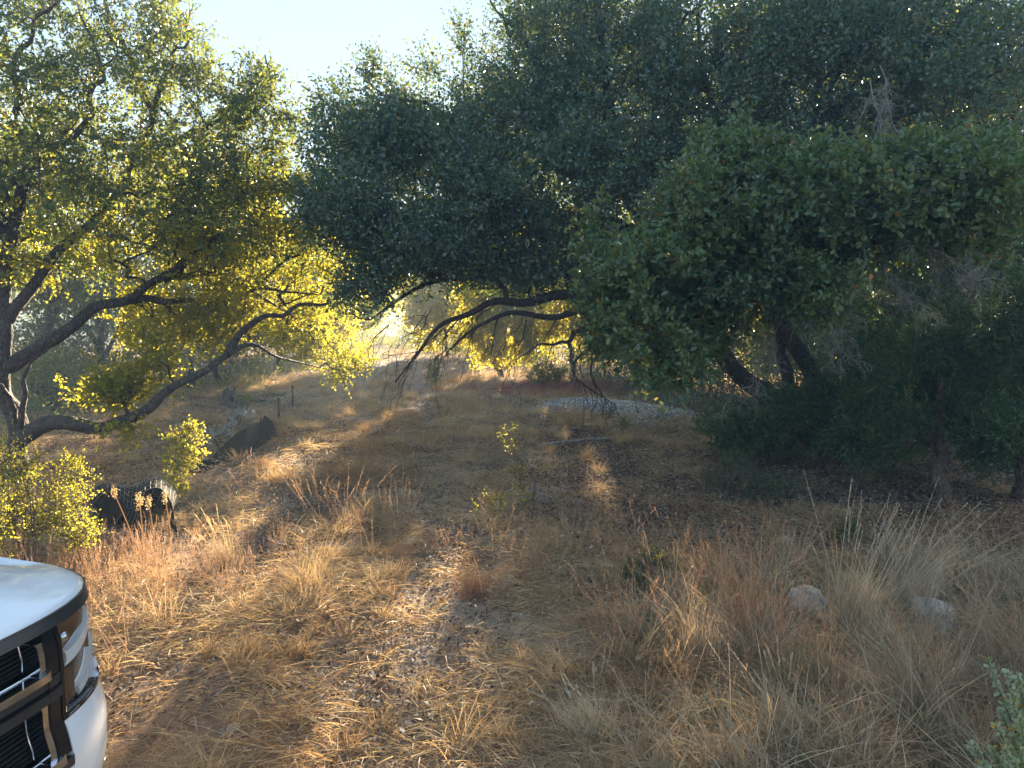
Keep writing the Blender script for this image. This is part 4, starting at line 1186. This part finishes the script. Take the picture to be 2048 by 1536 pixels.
def rock(label, px, py, sx, sy, sz, seed, name='boulder', cat='rock', mat=None, up=.15):
    g = G(px, py)
    bm = bmesh.new()
    bmesh.ops.create_icosphere(bm, subdivisions=4, radius=1)
    for v in bm.verts:
        p = np.array(v.co)
        f = 1 - .10 * abs(float(wob3(p, 2.6, seed + 1))) - .05 * abs(float(wob3(p, 7.0, seed + 2))) + .16 * float(wob3(p, 1.7, seed)) + .07 * float(wob3(p, 4.5, seed + 3)) + .025 * float(wob3(p, 12, seed + 3))
        q = p * f
        q = np.clip(q, -.82, .86)
        v.co = (q[0] * sx, q[1] * sy, q[2] * sz + sz * up)
    rr = np.random.default_rng(seed)
    for _ in range(6):
        nn = rr.normal(size=3); nn /= np.linalg.norm(nn); nn = Vector((nn[0] / sx, nn[1] / sy, nn[2] / sz)).normalized()
        dmax = max(v.co.dot(nn) for v in bm.verts) * rr.uniform(.78, .92)
        for v in bm.verts:
            e = v.co.dot(nn) - dmax
            if e > 0: v.co -= nn * e * .85
    me = bpy.data.meshes.new(name); bm.to_mesh(me); bm.free()
    o = link(name, me, mat or ROCK, smooth=True)
    o.location = tuple(g - [0, 0, sz * .15]); o.rotation_euler = (0, 0, seed)
    return tag(o, label, cat)
rock('rounded pale limestone boulder half hidden by dry grass, left of the pair', 1615, 1222, .18, .14, .17, 1)
rock('squarer pale limestone boulder behind grass, right of the pair', 1860, 1250, .16, .14, .20, 4)
rock('small grey stone in the dark litter above the boulders', 1572, 1082, .07, .05, .07, 2)
rock('white flat stone lying at the edge of the dark litter', 1342, 1075, .09, .05, .035, 7)
rock('flat chip of pale rock lying on bare dirt near the car', 466, 1452, .065, .035, .018, 5, 'flat_stone')
rock('little grey chip beside the flat pale rock', 492, 1462, .018, .014, .008, 9, 'flat_stone')

# fallen pole, branches, stake, posts
def pole(name, label, cat, a, b, r0, r1, mat, k=7, lift=.03):
    a, b = G(*a), G(*b)
    mb = MB()
    t = np.linspace(0, 1, 12)[:, None]
    path = a * (1 - t) + b * t + np.stack([np.sin(t[:, 0] * 9) * .01, t[:, 0] * 0, np.sin(t[:, 0] * 7) * .012], 1)
    path[:, 2] = hgt(path[:, 0], path[:, 1]) + lift + r0
    path -= a
    tube(mb, path, np.linspace(r0, r1, 12), k, rough=.2)
    o = mb.obj(name, mat); o.location = tuple(a)
    for p in o.data.polygons: p.use_smooth = True
    return tag(o, label, cat)
pole('fallen_pole', 'long straight grey pole lying on the edge of the dark leaf litter', 'pole', (1082, 900), (1232, 884), .030, .020, M['dead_wood'], lift=.03)
pole('fallen_branch', 'short pale stick lying behind the black wire backed roll', 'branch', (268, 962), (330, 954), .010, .008, M['dead_wood'])
pole('fallen_branch', 'thin straw pale stick right of the track before the gravel', 'branch', (990, 845), (1045, 842), .012, .008, M['dead_wood'])
RUST = solid('rusty_steel', (.10, .045, .03), .7, .3, var=.5, scale=40)
STAKEW = solid('stake_wood', (.26, .21, .17), .85, var=.3, scale=20)
def post(name, label, px, py, top, w=.012, mat=RUST, tilt=0.0, group=None):
    g = G(px, py); h = (py - top) / F * g[1]
    root = thing(name, label, 'post', g, group)
    root.rotation_euler = (0, tilt, .3)
    mb = MB()
    if mat is RUST:        # T shaped steel post with studs
        box(mb, (0, 0, h / 2 - .05), (w * 2, w * .35, h + .1)); box(mb, (0, w * .6, h / 2 - .05), (w * .35, w * .9, h + .1))
        link('shaft', mb.mesh('shaft'), mat, root)
        mb = MB()
        for k in range(int(h / .06)):
            box(mb, (0, -w * .3, .05 + k * .06), (w * .9, w * .35, .014))
        link('studs', mb.mesh('studs'), mat, root)['kind'] = 'stuff'
    else:
        box(mb, (0, 0, h / 2 - .05), (w * 2, w * 1.2, h + .1))
        v = mb.v[0]; v[:, 0] *= np.where(v[:, 2] > 0, .85, 1.0)
        link('shaft', mb.mesh('shaft'), mat, root)
    return root
PG = 'steel fence posts by the silt fence'
post('steel_post', 'rusty steel post standing free, furthest from the silt fence', 586, 819, 770, .022, group=PG)
post('steel_post', 'rusty steel post standing just beyond the end of the silt fence', 558, 846, 796, .020, group=PG)
post('steel_post', 'short rusty post top poking over the peak of the silt fence', 523, 880, 838, .015, group=PG)
post('steel_post', 'rusty post tilted left behind the low half of the silt fence', 452, 918, 870, .015, tilt=-.45, group=PG)
post('wooden_stake', 'weathered wooden stake beside the gravel heap', 1164, 858, 812, .024, STAKEW, .06)
post('fence_post', 'grey wooden post stub at the edge of the wood behind the gravel heap', 1263, 815, 796, .05, M['dead_wood'])

# crumbs of plastic under the stake
def scrap(label, px, py, s, mat, seed):
    g = G(px, py); mb = MB()
    n = 7; u = np.linspace(-1, 1, n); X, Y = np.meshgrid(u, u)
    Z = .25 * wob(X, Y, 2, seed) + .25
    i = np.arange(n - 1)[:, None] * n + np.arange(n - 1)[None]
    mb.add(np.stack([X * s, Y * s * .5, Z * s], -1), np.stack([i, i + 1, i + n + 1, i + n], -1))
    o = mb.obj('plastic_scrap', mat, smooth=True); o.location = tuple(g)
    md = o.modifiers.new('thickness', 'SOLIDIFY'); md.thickness = .003
    return tag(o, label, 'scrap')
BLK = solid('black_plastic', (.022, .024, .028), .42, spec=.5, bump=.3, bscale=14)
WHT = solid('white_plastic', (.62, .62, .6), .5)
scrap('scrap of black plastic at the foot of the wooden stake', 1150, 862, .13, BLK, 1)
scrap('scrap of white and black plastic right of the wooden stake', 1172, 852, .10, WHT, 2)
scrap('torn black plastic lying alone in the straw far left of the track', 545, 792, .30, BLK, 3)
scrap('small purple plastic scrap below the silt fence', 450, 944, .035, solid('purple_plastic', (.10, .06, .22), .4), 4)

# ------------------------------------------------------------------ silt fence, sheeting, roll
FAB = solid('silt_fabric', (.011, .011, .013), .95, spec=.02, var=.25, scale=3, bump=.25, bscale=220)
FAB2 = solid('silt_fabric_dark', (.004, .004, .005), .95, spec=.01, var=.25, scale=4, bump=.25, bscale=220)  # both fabric blacks lowered to imitate shade on the fence
WIRE = solid('wire', (.22, .21, .19), .75, .2)

def cloth(pb, pt, nu, nv, amp, freq, seed):
    """fabric between a bottom line and a top line"""
    B = smooth_path(pb, nu); T = smooth_path(pt, nu)
    m = min(len(B), len(T)); B, T = B[:m], T[:m]
    v = np.linspace(0, 1, nv)[:, None, None]
    P = B[None] * (1 - v) + T[None] * v
    s = np.linspace(0, 1, m)[None]
    w = amp * np.sin(s * freq + seed + 2 * v[..., 0]) * (.4 + .6 * v[..., 0]) + amp * .5 * wob(s * 9, v[..., 0] * 3, 2, seed)
    P = P + np.stack([w * 0, w, w * .15], -1)
    i = np.arange(nv - 1)[:, None] * m + np.arange(m - 1)[None]
    return P, np.stack([i, i + 1, i + m + 1, i + m], -1)

def silt_fence():
    root = thing('silt_fence', 'sagging black silt fence fabric stretched between posts at the left', 'fence', G(480, 925))
    def gp(px, py, dz=0): p = G(px, py); p[2] += dz; return p
    bot = [gp(400, 945), gp(430, 934), gp(462, 922)]
    top = [W(400, 938, 9.0), W(428, 910, 9.3), W(457, 880, 9.6)]
    P, q = cloth(bot, top, 14, 10, .012, 9, 1)
    o = MB().add(P, q).obj('fabric_panel', FAB2, root, True)
    bot = [gp(462, 922), gp(492, 920), gp(522, 893)]
    top = [W(457, 880, 9.6), W(497, 850, 10.1), W(524, 842, 10.6)]
    P, q = cloth(bot, top, 14, 12, .014, 8, 2)
    o2 = MB().add(P, q).obj('fabric_panel', FAB, root, True)
    o2['label'] = 'larger dark grey panel'
    bot = [gp(522, 893), gp(535, 887), gp(556, 872)]
    top = [W(524, 842, 10.6), W(533, 832, 10.9), W(556, 862, 12.0)]
    P, q = cloth(bot, top, 14, 10, .02, 12, 3)
    o3 = MB().add(P, q).obj('fabric_panel', FAB2, root, True)
    for a in (o, o2, o3):
        md = a.modifiers.new('thickness', 'SOLIDIFY'); md.thickness = .004
    # loose folded tail on the ground
    mb = MB()
    for k in range(4):
        a, b, c = gp(345 + k * 14, 975 - k * 4, .03), gp(385 + k * 5, 958 - 3 * k, .04 + .02 * k), gp(432, 938, .02)
        path = smooth_path([a, b, c], 8)
        n = len(path); wd = .05 * np.sin(np.linspace(.15, 1, n) * PI * .55) + .01
        up = np.array([0.02, .10, .10])
        v = np.concatenate([path - up * wd[:, None] * 4, path + up * wd[:, None] * 4 + [0, 0, .02]])
        i = np.arange(n - 1)
        mb.add(v, np.stack([i, i + 1, i + 1 + n, i + n], -1))
    mb.obj('loose_tail', FAB2, root, True)
silt_fence()

def crumpled(label, line, width, seed, name='plastic_sheet', h=.13):
    pts = [G(*p) for p in line]
    path = smooth_path(pts, 18); n = len(path)
    T = unit(np.gradient(path, axis=0)); Sd = unit(np.cross(T, [0, 0, 1.0]))
    m = 26; u = np.linspace(-1, 1, m)
    s = np.linspace(0, 1, n)
    wv = width * (.6 + .4 * np.sin(s * 11 + seed) * np.sin(s * 5 + 1))
    P = path[:, None] + Sd[:, None] * (u[None, :, None] * wv[:, None, None])
    P[..., 2] = hgt(P[..., 0], P[..., 1])
    ridge = np.abs(np.sin(u[None] * 9 + 3 * wob(s[:, None] * 8, u[None] * 2, 1.3, seed) + s[:, None] * 12)) * .6 + np.abs(wob(s[:, None] * 17, u[None] * 5, 1.0, seed + 2)) * .7
    env = (1 - u[None] ** 4) * np.sin(np.clip(s, .02, .98) * PI)[:, None] ** .3
    P[..., 2] += .006 + h * ridge * env * (.7 + .5 * np.sin(s * 9 + seed))[:, None]
    i = np.arange(n - 1)[:, None] * m + np.arange(m - 1)[None]
    o = MB().add(P, np.stack([i, i + 1, i + m + 1, i + m], -1)).obj(name, BLK)
    return tag(o, label, 'plastic sheet')
crumpled('crumpled shiny black plastic sheeting trailing across the ground at the left', [(365, 905), (420, 880), (448, 868), (478, 843), (492, 826)], .28, 1, h=.22)
crumpled('heaped end of black sheeting, the furthest dark heap behind the silt fence', [(490, 822), (470, 812), (462, 800), (490, 800), (522, 806)], .34, 4, h=.26)

def roll():
    g = G(270, 1062)
    root = thing('silt_fence_roll', 'humped black silt fabric backed with a pale wire grid, before the silt fence', 'fence roll', g)
    Y0 = g[1] - .1
    prof_f = [W(185, 1010, Y0), W(215, 985, Y0), W(240, 1000, Y0), W(262, 1020, Y0), W(290, 985, Y0), W(322, 980, Y0), W(345, 1015, Y0), W(340, 1050, Y0)]
    prof_b = [W(180, 975, Y0 + .75), W(215, 973, Y0 + .8), W(245, 976, Y0 + .8), W(270, 972, Y0 + .8), W(295, 965, Y0 + .8), W(325, 966, Y0 + .8), W(352, 985, Y0 + .75), W(354, 1010, Y0 + .7)]
    A = smooth_path(prof_f, 9); B = smooth_path(prof_b, 9); n = len(A)
    m = 14; v = np.linspace(0, 1, m)[:, None, None]
    P = A[None] * (1 - v) + B[None] * v
    P[..., 2] += .05 * np.sin(v[..., 0] * PI)
    i = np.arange(m - 1)[:, None] * n + np.arange(n - 1)[None]
    q = np.stack([i, i + 1, i + n + 1, i + n], -1)
    o = MB().add(P, q).obj('fabric', BLKF, root, True)
    o.modifiers.new('thickness', 'SOLIDIFY').thickness = .004
    # front and side skirts hanging to the ground, with the dark hollow between them
    for a0, a1, nm in ((0, 30, 0), (52, n - 1, 1)):
        top = A[a0:a1 + 1]; bt = top.copy(); bt[:, 2] = 0.0; bt[:, 1] += .06
        k = len(top); mb = MB()
        vv = np.linspace(0, 1, 6)[:, None, None]
        Q = top[None] * (1 - vv) + bt[None] * vv
        Q[..., 1] += .015 * np.sin(np.arange(k)[None] * .8) * vv[..., 0]
        j = np.arange(5)[:, None] * k + np.arange(k - 1)[None]
        mb.add(Q, np.stack([j, j + 1, j + k + 1, j + k], -1))
        mb.obj('skirt', BLKF, root, True).modifiers.new('thickness', 'SOLIDIFY').thickness = .004
    mb = MB()
    bt = B.copy(); bt[:, 2] = 0
    mb.add(np.concatenate([B, bt]), np.stack([np.arange(n - 1), np.arange(1, n), np.arange(1, n) + n, np.arange(n - 1) + n], -1))
    mb.obj('back_panel', BLKF, root, True).modifiers.new('thickness', 'SOLIDIFY').thickness = .004
    # wire grid, 5 cm, on top and running past the fabric at both ends
    mb = MB()
    P2 = P + [0, 0, .012]
    for r in range(0, m, 2):
        a = P2[r]; segtubes(mb, a[:-1], a[1:], .0016, .0016, 3)
    for c in range(0, n, 3):
        a = P2[:, c]; segtubes(mb, a[:-1], a[1:], .0016, .0016, 3)
    # curled wire on the left
    for k in range(7):
        a = P2[0, 0] + [-.02 - .0 * k, k * .09, 0]
        th = np.linspace(0, 2.4, 12)
        c = np.stack([a[0] - .10 + .14 * np.cos(th * .9), a[1] + th * 0, a[2] - .02 - .20 * np.sin(th * .6)], 1)
        segtubes(mb, c[:-1], c[1:], .0016, .0016, 3)
    for h in range(6):
        th = .35 + h * .38
        a = P2[0, 0]
        c = np.array([[a[0] - .12 + .14 * math.cos(th * .9), a[1] + k * .09, a[2] - .02 - .20 * math.sin(th * .6)] for k in range(7)])
        segtubes(mb, c[:-1], c[1:], .0016, .0016, 3)
    # wires bent over the open front
    for k, c in enumerate(range(26, 56, 5)):
        a = A[c]
        pts = smooth_path([a, a + [-.03, -.08, -.12], a + [-.10, -.05, -.28]], 5)
        segtubes(mb, pts[:-1], pts[1:], .0015, .0015, 3)
    mb.obj('wire_mesh', WIRE, root)['kind'] = 'stuff'
BLKF = solid('black_fabric', (.012, .012, .014), .9, spec=.08, bump=.3, bscale=160)
roll()

# ------------------------------------------------------------------ the white car
def car():
    A = np.array([math.sin(math.radians(14)), math.cos(math.radians(14)), 0]); Bv = np.array([A[1], -A[0], 0])
    O = np.array([-2.405, 1.715, -0.05])
    root = thing('parked_car', 'white car with a black and chrome grille, its front corner at the lower left', 'car', O)
    NN = 4.5
    th = np.linspace(0, PI / 2, 600)
    a = np.sin(th) ** (2 / NN); b = np.cos(th) ** (2 / NN)
    cur = np.stack([a, b], 1)
    cur = np.concatenate([cur, [[1, -1.0], [1, -3.6]]])
    ds = np.concatenate([[0], np.cumsum(np.linalg.norm(np.diff(cur, axis=0), axis=1))])
    ZP = np.array([(.20, .93), (.30, .97), (.38, 1.005), (.46, 1.022), (.58, 1.026), (.64, 1.016), (.69, 1.002), (.72, 1.0), (.9, 1.0), (.95, .99), (1.0, .975), (1.1, .93)])
    def at(t, z, off=0.0):
        t = np.asarray(t, float); z = np.broadcast_to(np.asarray(z, float), t.shape)
        u = np.abs(t)
        ca = np.interp(u, ds, cur[:, 0]); cb = np.interp(u, ds, cur[:, 1])
        e = 1e-3
        ta = np.interp(u + e, ds, cur[:, 0]) - np.interp(np.maximum(u - e, 0), ds, cur[:, 0]); tb = np.interp(u + e, ds, cur[:, 1]) - np.interp(np.maximum(u - e, 0), ds, cur[:, 1])
        nl = np.hypot(ta, tb); na, nb = -tb / nl, ta / nl
        sg = np.where((nb < 0) & (na <= 0), -1, 1)
        na, nb = np.where(u < ds[600 - 1] * 1.0, na, 1.0), np.where(u < ds[600 - 1], nb, 0.0)
        na, nb = np.abs(na), np.abs(nb)
        s = np.interp(z, ZP[:, 0], ZP[:, 1]) - 1.0
        ca = ca + na * (s + off); cb = cb + nb * (s + off) - .04 * np.clip(u, 0, 1) ** 2 * 0
        ca = np.where(t < 0, -ca, ca)
        return O + ca[..., None] * A + cb[..., None] * Bv + z[..., None] * np.array([0, 0, 1.0])
    def strip(name, t0, t1, z0, z1, o0, o1, mat, parent=root, nt=24, nz=3, bev=0.0, zf0=None, zf1=None):
        """a curved slab that follows the nose of the car"""
        t = np.linspace(t0, t1, nt); v = np.linspace(0, 1, nz)
        zl = z0 + (0 if zf0 is None else zf0(t)); zh = z1 + (0 if zf1 is None else zf1(t))
        Z = zl * (1 - v[:, None]) + zh * v[:, None] if np.ndim(zl) or np.ndim(zh) else (z0 * (1 - v) + z1 * v)[:, None] * np.ones(nt)
        Tm = np.broadcast_to(t, Z.shape)
        P0 = at(Tm, Z, o0); P1 = at(Tm, Z, o1)
        mb = MB()
        i = np.arange(nz - 1)[:, None] * nt + np.arange(nt - 1)[None]
        q = np.stack([i, i + 1, i + nt + 1, i + nt], -1).reshape(-1, 4)
        N = nt * nz
        side = []
        for k in range(nt - 1):
            side += [(k, k + N, k + 1 + N, k + 1), ((nz - 1) * nt + k, (nz - 1) * nt + k + 1, (nz - 1) * nt + k + 1 + N, (nz - 1) * nt + k + N)]
        for k in range(nz - 1):
            side += [(k * nt, (k + 1) * nt, (k + 1) * nt + N, k * nt + N), (k * nt + nt - 1, k * nt + nt - 1 + N, (k + 1) * nt + nt - 1 + N, (k + 1) * nt + nt - 1)]
        mb.add(np.concatenate([P0.reshape(-1, 3), P1.reshape(-1, 3)]), np.concatenate([q[:, ::-1], q + N, side]))
        o = mb.obj(name, mat, parent, smooth=True)
        if parent is not root: pass
        if bev:
            md = o.modifiers.new('bevel', 'BEVEL'); md.width = bev; md.segments = 3; md.limit_method = 'ANGLE'; md.angle_limit = .6
        md = o.modifiers.new('wn', 'WEIGHTED_NORMAL'); md.keep_sharp = True
        return o
    PAINT = solid('white_paint', (.80, .83, .88), .30, spec=.5, coat=1.0)
    CHR = solid('chrome', (.70, .72, .76), .10, 1.0)
    DCHR = solid('dark_chrome', (.03, .031, .034), .32, 0.0, spec=.5)
    GBLK = solid('gloss_black', (.012, .012, .013), .12, spec=.6)
    MBLK = solid('matt_black', (.02, .02, .021), .9, spec=.1)
    TYRE = solid('rubber', (.025, .025, .025), .8)
    GLS, n, bb, out = newmat('lamp_glass')
    tp = n.nodes.new('ShaderNodeBsdfTransparent'); tp.inputs[0].default_value = (.95, .96, .97, 1)
    gl = n.nodes.new('ShaderNodeBsdfGlossy'); gl.inputs['Roughness'].default_value = .03
    lw = n.nodes.new('ShaderNodeLayerWeight'); lw.inputs[0].default_value = .18
    fr = n.nodes.new('ShaderNodeMath'); fr.operation = 'MULTIPLY'; fr.inputs[1].default_value = .35
    n.links.new(lw.outputs['Facing'], fr.inputs[0])
    mx = n.nodes.new('ShaderNodeMixShader')
    n.links.new(fr.outputs[0], mx.inputs[0]); n.links.new(tp.outputs[0], mx.inputs[1]); n.links.new(gl.outputs[0], mx.inputs[2]); n.links.new(mx.outputs[0], out.inputs[0])
    LHB = solid('lamp_housing', (.10, .06, .04), .25, .6)
    BRZ = solid('bronze_reflector', (.30, .17, .10), .3, .9)
    LAMPW = solid('lamp_white', (.85, .87, .85), .25, spec=.8)
    e = .60; S1 = 1.14
    # bumper: side piece and the centre piece below the grille
    strip('bumper', e + .005, 2.0, .40, .69, -.05, 0, PAINT, nt=60, nz=14, bev=.006, zf1=lambda t: .012 * np.clip((t - e) * 4, 0, 1) + .05 * np.clip((t - e - .25) * 3, 0, 1))
    strip('bumper', -2.0, -e - .005, .40, .69, -.05, 0, PAINT, nt=60, nz=14, bev=.006)
    strip('bumper', -e, e, .40, .56, -.05, 0, PAINT, nt=40, nz=8, bev=.006)
    strip('valance', -2.0, 2.0, .20, .395, -.06, -.012, MBLK, nt=90, nz=6, bev=.004)
    # grille
    strip('grille_back', -e, e, .565, .985, -.10, -.082, MBLK, nt=60, nz=16)
    gx = .565
    for (z0, z1, fr) in ((.858, .952, 0), (.605, .785, 1)):
        k = 0
        dz = .013
        zs = np.arange(z0 + .006, z1 - .004, dz)
        for z in zs:
            for p in strip('grille_slat', -gx, gx, z, z + .006, -.079, -.055, MBLK, nt=40, nz=2).data.polygons: p.use_smooth = False
    strip('grille_trim', -S1, S1, .972, 1.004, -.03, .006, DCHR, nt=80, nz=4, bev=.004)
    strip('chrome_bar', -gx + .01, gx - .01, .836, .857, -.03, .010, CHR, nt=60, bev=.004)
    strip('dark_bar', -e, e, .812, .836, -.045, .004, DCHR, nt=40, bev=.004)
    strip('gap_panel', -e, e, .798, .811, -.08, -.03, GBLK, nt=40)
    strip('dark_bar', -e, e, .770, .797, -.045, .006, DCHR, nt=40, bev=.005)
    strip('chrome_bar', -gx, gx, .584, .605, -.03, .012, CHR, nt=60, bev=.004)
    strip('dark_bar', -e, e, .560, .585, -.045, .008, DCHR, nt=40, bev=.004)
    for sg in (1, -1):
        strip('chrome_end', sg * (gx - .040), sg * (gx - .012), .858, .948, -.05, .002, CHR, nt=5, nz=8, bev=.003)
        strip('chrome_end', sg * (gx - .040), sg * (gx - .012), .607, .768, -.05, .002, CHR, nt=5, nz=12, bev=.003)
        strip('grille_end', sg * (gx - .011), sg * (e), .60, .97, -.06, .003, GBLK, nt=5, nz=16, bev=.004)
        # headlights
        h0, h1 = e + .012, 1.24
        hs = strip('headlight', sg * (e + .002), sg * h1, .695, .970, -.055, -.032, LHB, nt=50, nz=8)
        hs['label'] = 'tall wrap around headlight'
        rim = dict(parent=hs)
        def sub(name, *a, **k):
            o = strip(name, *a, parent=root, **k)
            o.parent = hs
            o.matrix_parent_inverse.identity()
            o.location = (0, 0, 0)
            return o
        sub('frame', sg * (e + .002), sg * (e + .016), .692, .970, -.10, .004, GBLK, nt=4, nz=6, bev=.003)
        sub('frame', sg * (e + .002), sg * h1, .688, .702, -.10, .004, GBLK, nt=40, nz=3, bev=.003)
        sub('reflector', sg * (e + .03), sg * (h0 + .22), .86, .955, -.031, -.020, BRZ, nt=20, nz=8, bev=.003, zf0=lambda t: .05 * np.sin((np.abs(t) - e) * 9))
        sub('running_light', sg * (e + .05), sg * (e + .26), .835, .875, -.031, -.012, LAMPW, nt=24, nz=4, bev=.005, zf0=lambda t: .055 * np.clip((np.abs(t) - e - .05) * 5, 0, 1.6) ** 2, zf1=lambda t: .06 * np.clip((np.abs(t) - e - .05) * 5, 0, 1.6) ** 1.9)
        sub('running_light', sg * (e + .11), sg * (e + .32), .715, .735, -.031, -.012, LAMPW, nt=24, nz=4, bev=.005, zf0=lambda t: .05 * np.clip((np.abs(t) - e - .1) * 5, 0, 1.6) ** 2, zf1=lambda t: .08 * np.clip((np.abs(t) - e - .1) * 5, 0, 1.6) ** 1.6)
        sub('pillar', sg * (e + .018), sg * (e + .085), .70, .825, -.031, -.010, GBLK, nt=8, nz=8, bev=.004)
        AMB = BRZ
        sub('side_marker', sg * (e + .27), sg * (e + .50), .76, .93, -.031, -.022, AMB, nt=16, nz=6, bev=.006)
        # projector bowl
        bm = bmesh.new(); bmesh.ops.create_uvsphere(bm, u_segments=20, v_segments=12, radius=.018)
        me = bpy.data.meshes.new('projector'); bm.to_mesh(me); bm.free()
        o = link('projector', me, CHR, hs, True); o.location = tuple(at(np.array([sg * (e + .06)]), np.array([.915]), -.022)[0] - O)
        sub('lens', sg * (e + .016), sg * (h1 - .004), .702, .968, -.006, .002, GLS, nt=40, nz=10)
        # fender
        strip('fender', sg * (h1 + .004), sg * 3.0, .69, .957, -.03, 0, PAINT, nt=50, nz=8, bev=.004)
    # hood
    na, nb2 = 60, 50
    mb = MB()
    ua = np.linspace(-1, 1, na); vb = np.linspace(0, 1, nb2)
    P = np.zeros((nb2, na, 3))
    ts = np.sign(ua) * np.abs(ua) * 1.95
    edge = at(ts, np.full(na, 1.004), .004)
    ea = (edge - O) @ A; eb = (edge - O) @ Bv
    for j, v in enumerate(vb):
        aa = ea * (1 - .0 * v); b0 = eb
        back = -.75
        bbv = b0 * (1 - v) + np.minimum(back, b0) * v
        r = np.minimum(1, np.minimum(v * (b0 - back), (1.0 - np.abs(aa)) * 1.0 + v * (b0 - back) * 0) / .22)
        dist = np.minimum((b0 - bbv), np.maximum(.985 - np.abs(aa), 0) + (b0 - bbv) * .0 + .0)
        dist = np.minimum(b0 - bbv, np.maximum(.975 - np.abs(aa), 0))
        z = 1.006 - .045 * np.clip((np.abs(aa) - .6) / .4, 0, 1) * v ** .5 + .055 * (1 - np.exp(-dist / .16)) + .035 * np.clip((b0 - bbv) / 1.5, 0, 1) * (1 - np.abs(aa) ** 3)
        z += .012 * np.exp(-((np.abs(aa) - .62 + .05 * (b0 - bbv)) / .03) ** 2) * np.clip((b0 - bbv) / .25, 0, 1)
        P[j] = O + aa[:, None] * A + bbv[:, None] * Bv + z[:, None] * np.array([0, 0, 1.0])
    i = np.arange(nb2 - 1)[:, None] * na + np.arange(na - 1)[None]
    mb.add(P, np.stack([i, i + 1, i + na + 1, i + na], -1))
    for cidx in (0, na - 1):
        col = P[:, cidx]; low = col - [0, 0, .07]
        jj = np.arange(nb2 - 1)
        mb.add(np.concatenate([col, low]), np.stack([jj, jj + 1, jj + 1 + nb2, jj + nb2], -1))
    o = mb.obj('hood', PAINT, root, True)
    o.modifiers.new('thickness', 'SOLIDIFY').thickness = .012
    # cabin, doors, glass and wheels (beyond the frame, so the car is whole when seen from the side)
    def prism(name, prof, a0, a1, mat, taper=0.0):
        k = len(prof); v = []
        for s_ in (a0, a1):
            for (bx_, z_) in prof:
                aa = s_ * (1 - taper * max(0, z_ - 1.05))
                v.append(O + aa * A + bx_ * Bv + np.array([0, 0, z_]))
        mb = MB(); cen = [np.mean(v[:k], 0), np.mean(v[k:], 0)]
        mb.add(np.array(v + cen), [(j, (j + 1) % k, k + (j + 1) % k, k + j) for j in range(k)],
               [(2 * k, (j + 1) % k, j) for j in range(k)] + [(2 * k + 1, k + j, k + (j + 1) % k) for j in range(k)])
        o = mb.obj(name, mat, root)
        md = o.modifiers.new('bevel', 'BEVEL'); md.width = .03; md.segments = 3
        return o
    GLD = solid('tinted_glass', (.01, .012, .013), .05, spec=.8)
    prism('body', [(-.78, .35), (-.78, .93), (-1.05, 1.02), (-3.9, 1.06), (-3.95, .40)], -.985, .985, PAINT)
    prism('cabin', [(-.80, 1.03), (-1.55, 1.72), (-3.5, 1.76), (-3.85, 1.05)], -.93, .93, PAINT, .22)
    prism('windshield', [(-.83, 1.08), (-.80, 1.10), (-1.46, 1.69), (-1.49, 1.67)], -.82, .82, GLD, .22)
    for sg in (1, -1):
        for b0_, b1_ in ((-1.35, -2.2), (-2.3, -3.1)):
            prism('side_window', [(b0_, 1.10), (b0_ - .12, 1.60), (b1_, 1.62), (b1_, 1.10)], sg * .925, sg * .945, GLD, .22)
        for bw in (-.05, -3.0):
            wr = bmesh.new()
            bmesh.ops.create_cone(wr, cap_ends=True, segments=40, radius1=.39, radius2=.39, depth=.26)
            me = bpy.data.meshes.new('wheel'); wr.to_mesh(me); wr.free()
            w_ = link('wheel', me, TYRE, root, False)
            c = sg * .82 * A + bw * Bv + np.array([0, 0, .42]); w_.location = tuple(c)
            w_.rotation_euler = (PI / 2, 0, -math.radians(14))
            w_.modifiers.new('bevel', 'BEVEL').width = .03
            rm = bmesh.new(); bmesh.ops.create_cone(rm, cap_ends=True, segments=24, radius1=.25, radius2=.22, depth=.28)
            me = bpy.data.meshes.new('rim'); rm.to_mesh(me); rm.free()
            link('rim', me, DCHR, w_)
car()

# ------------------------------------------------------------------ bluish volume added for the lens veil
def veil_haze():
    mb = MB(); box(mb, (0, 160, 5), (900, 700, 12))
    m = bpy.data.materials.new('veil_haze'); m.use_nodes = True
    n = m.node_tree; n.nodes.clear()
    out = n.nodes.new('ShaderNodeOutputMaterial'); v = n.nodes.new('ShaderNodeVolumePrincipled')
    v.inputs['Color'].default_value = (.60, .80, 1, 1)  # blue scatter imitates a veil in the lens, besides fading the distance
    v.inputs['Density'].default_value = VEIL_HAZE
    v.inputs['Anisotropy'].default_value = .08
    n.links.new(v.outputs[0], out.inputs['Volume'])
    o = mb.obj('veil_haze', m); o['kind'] = 'stuff'
VEIL_HAZE = 0.0055
veil_haze()
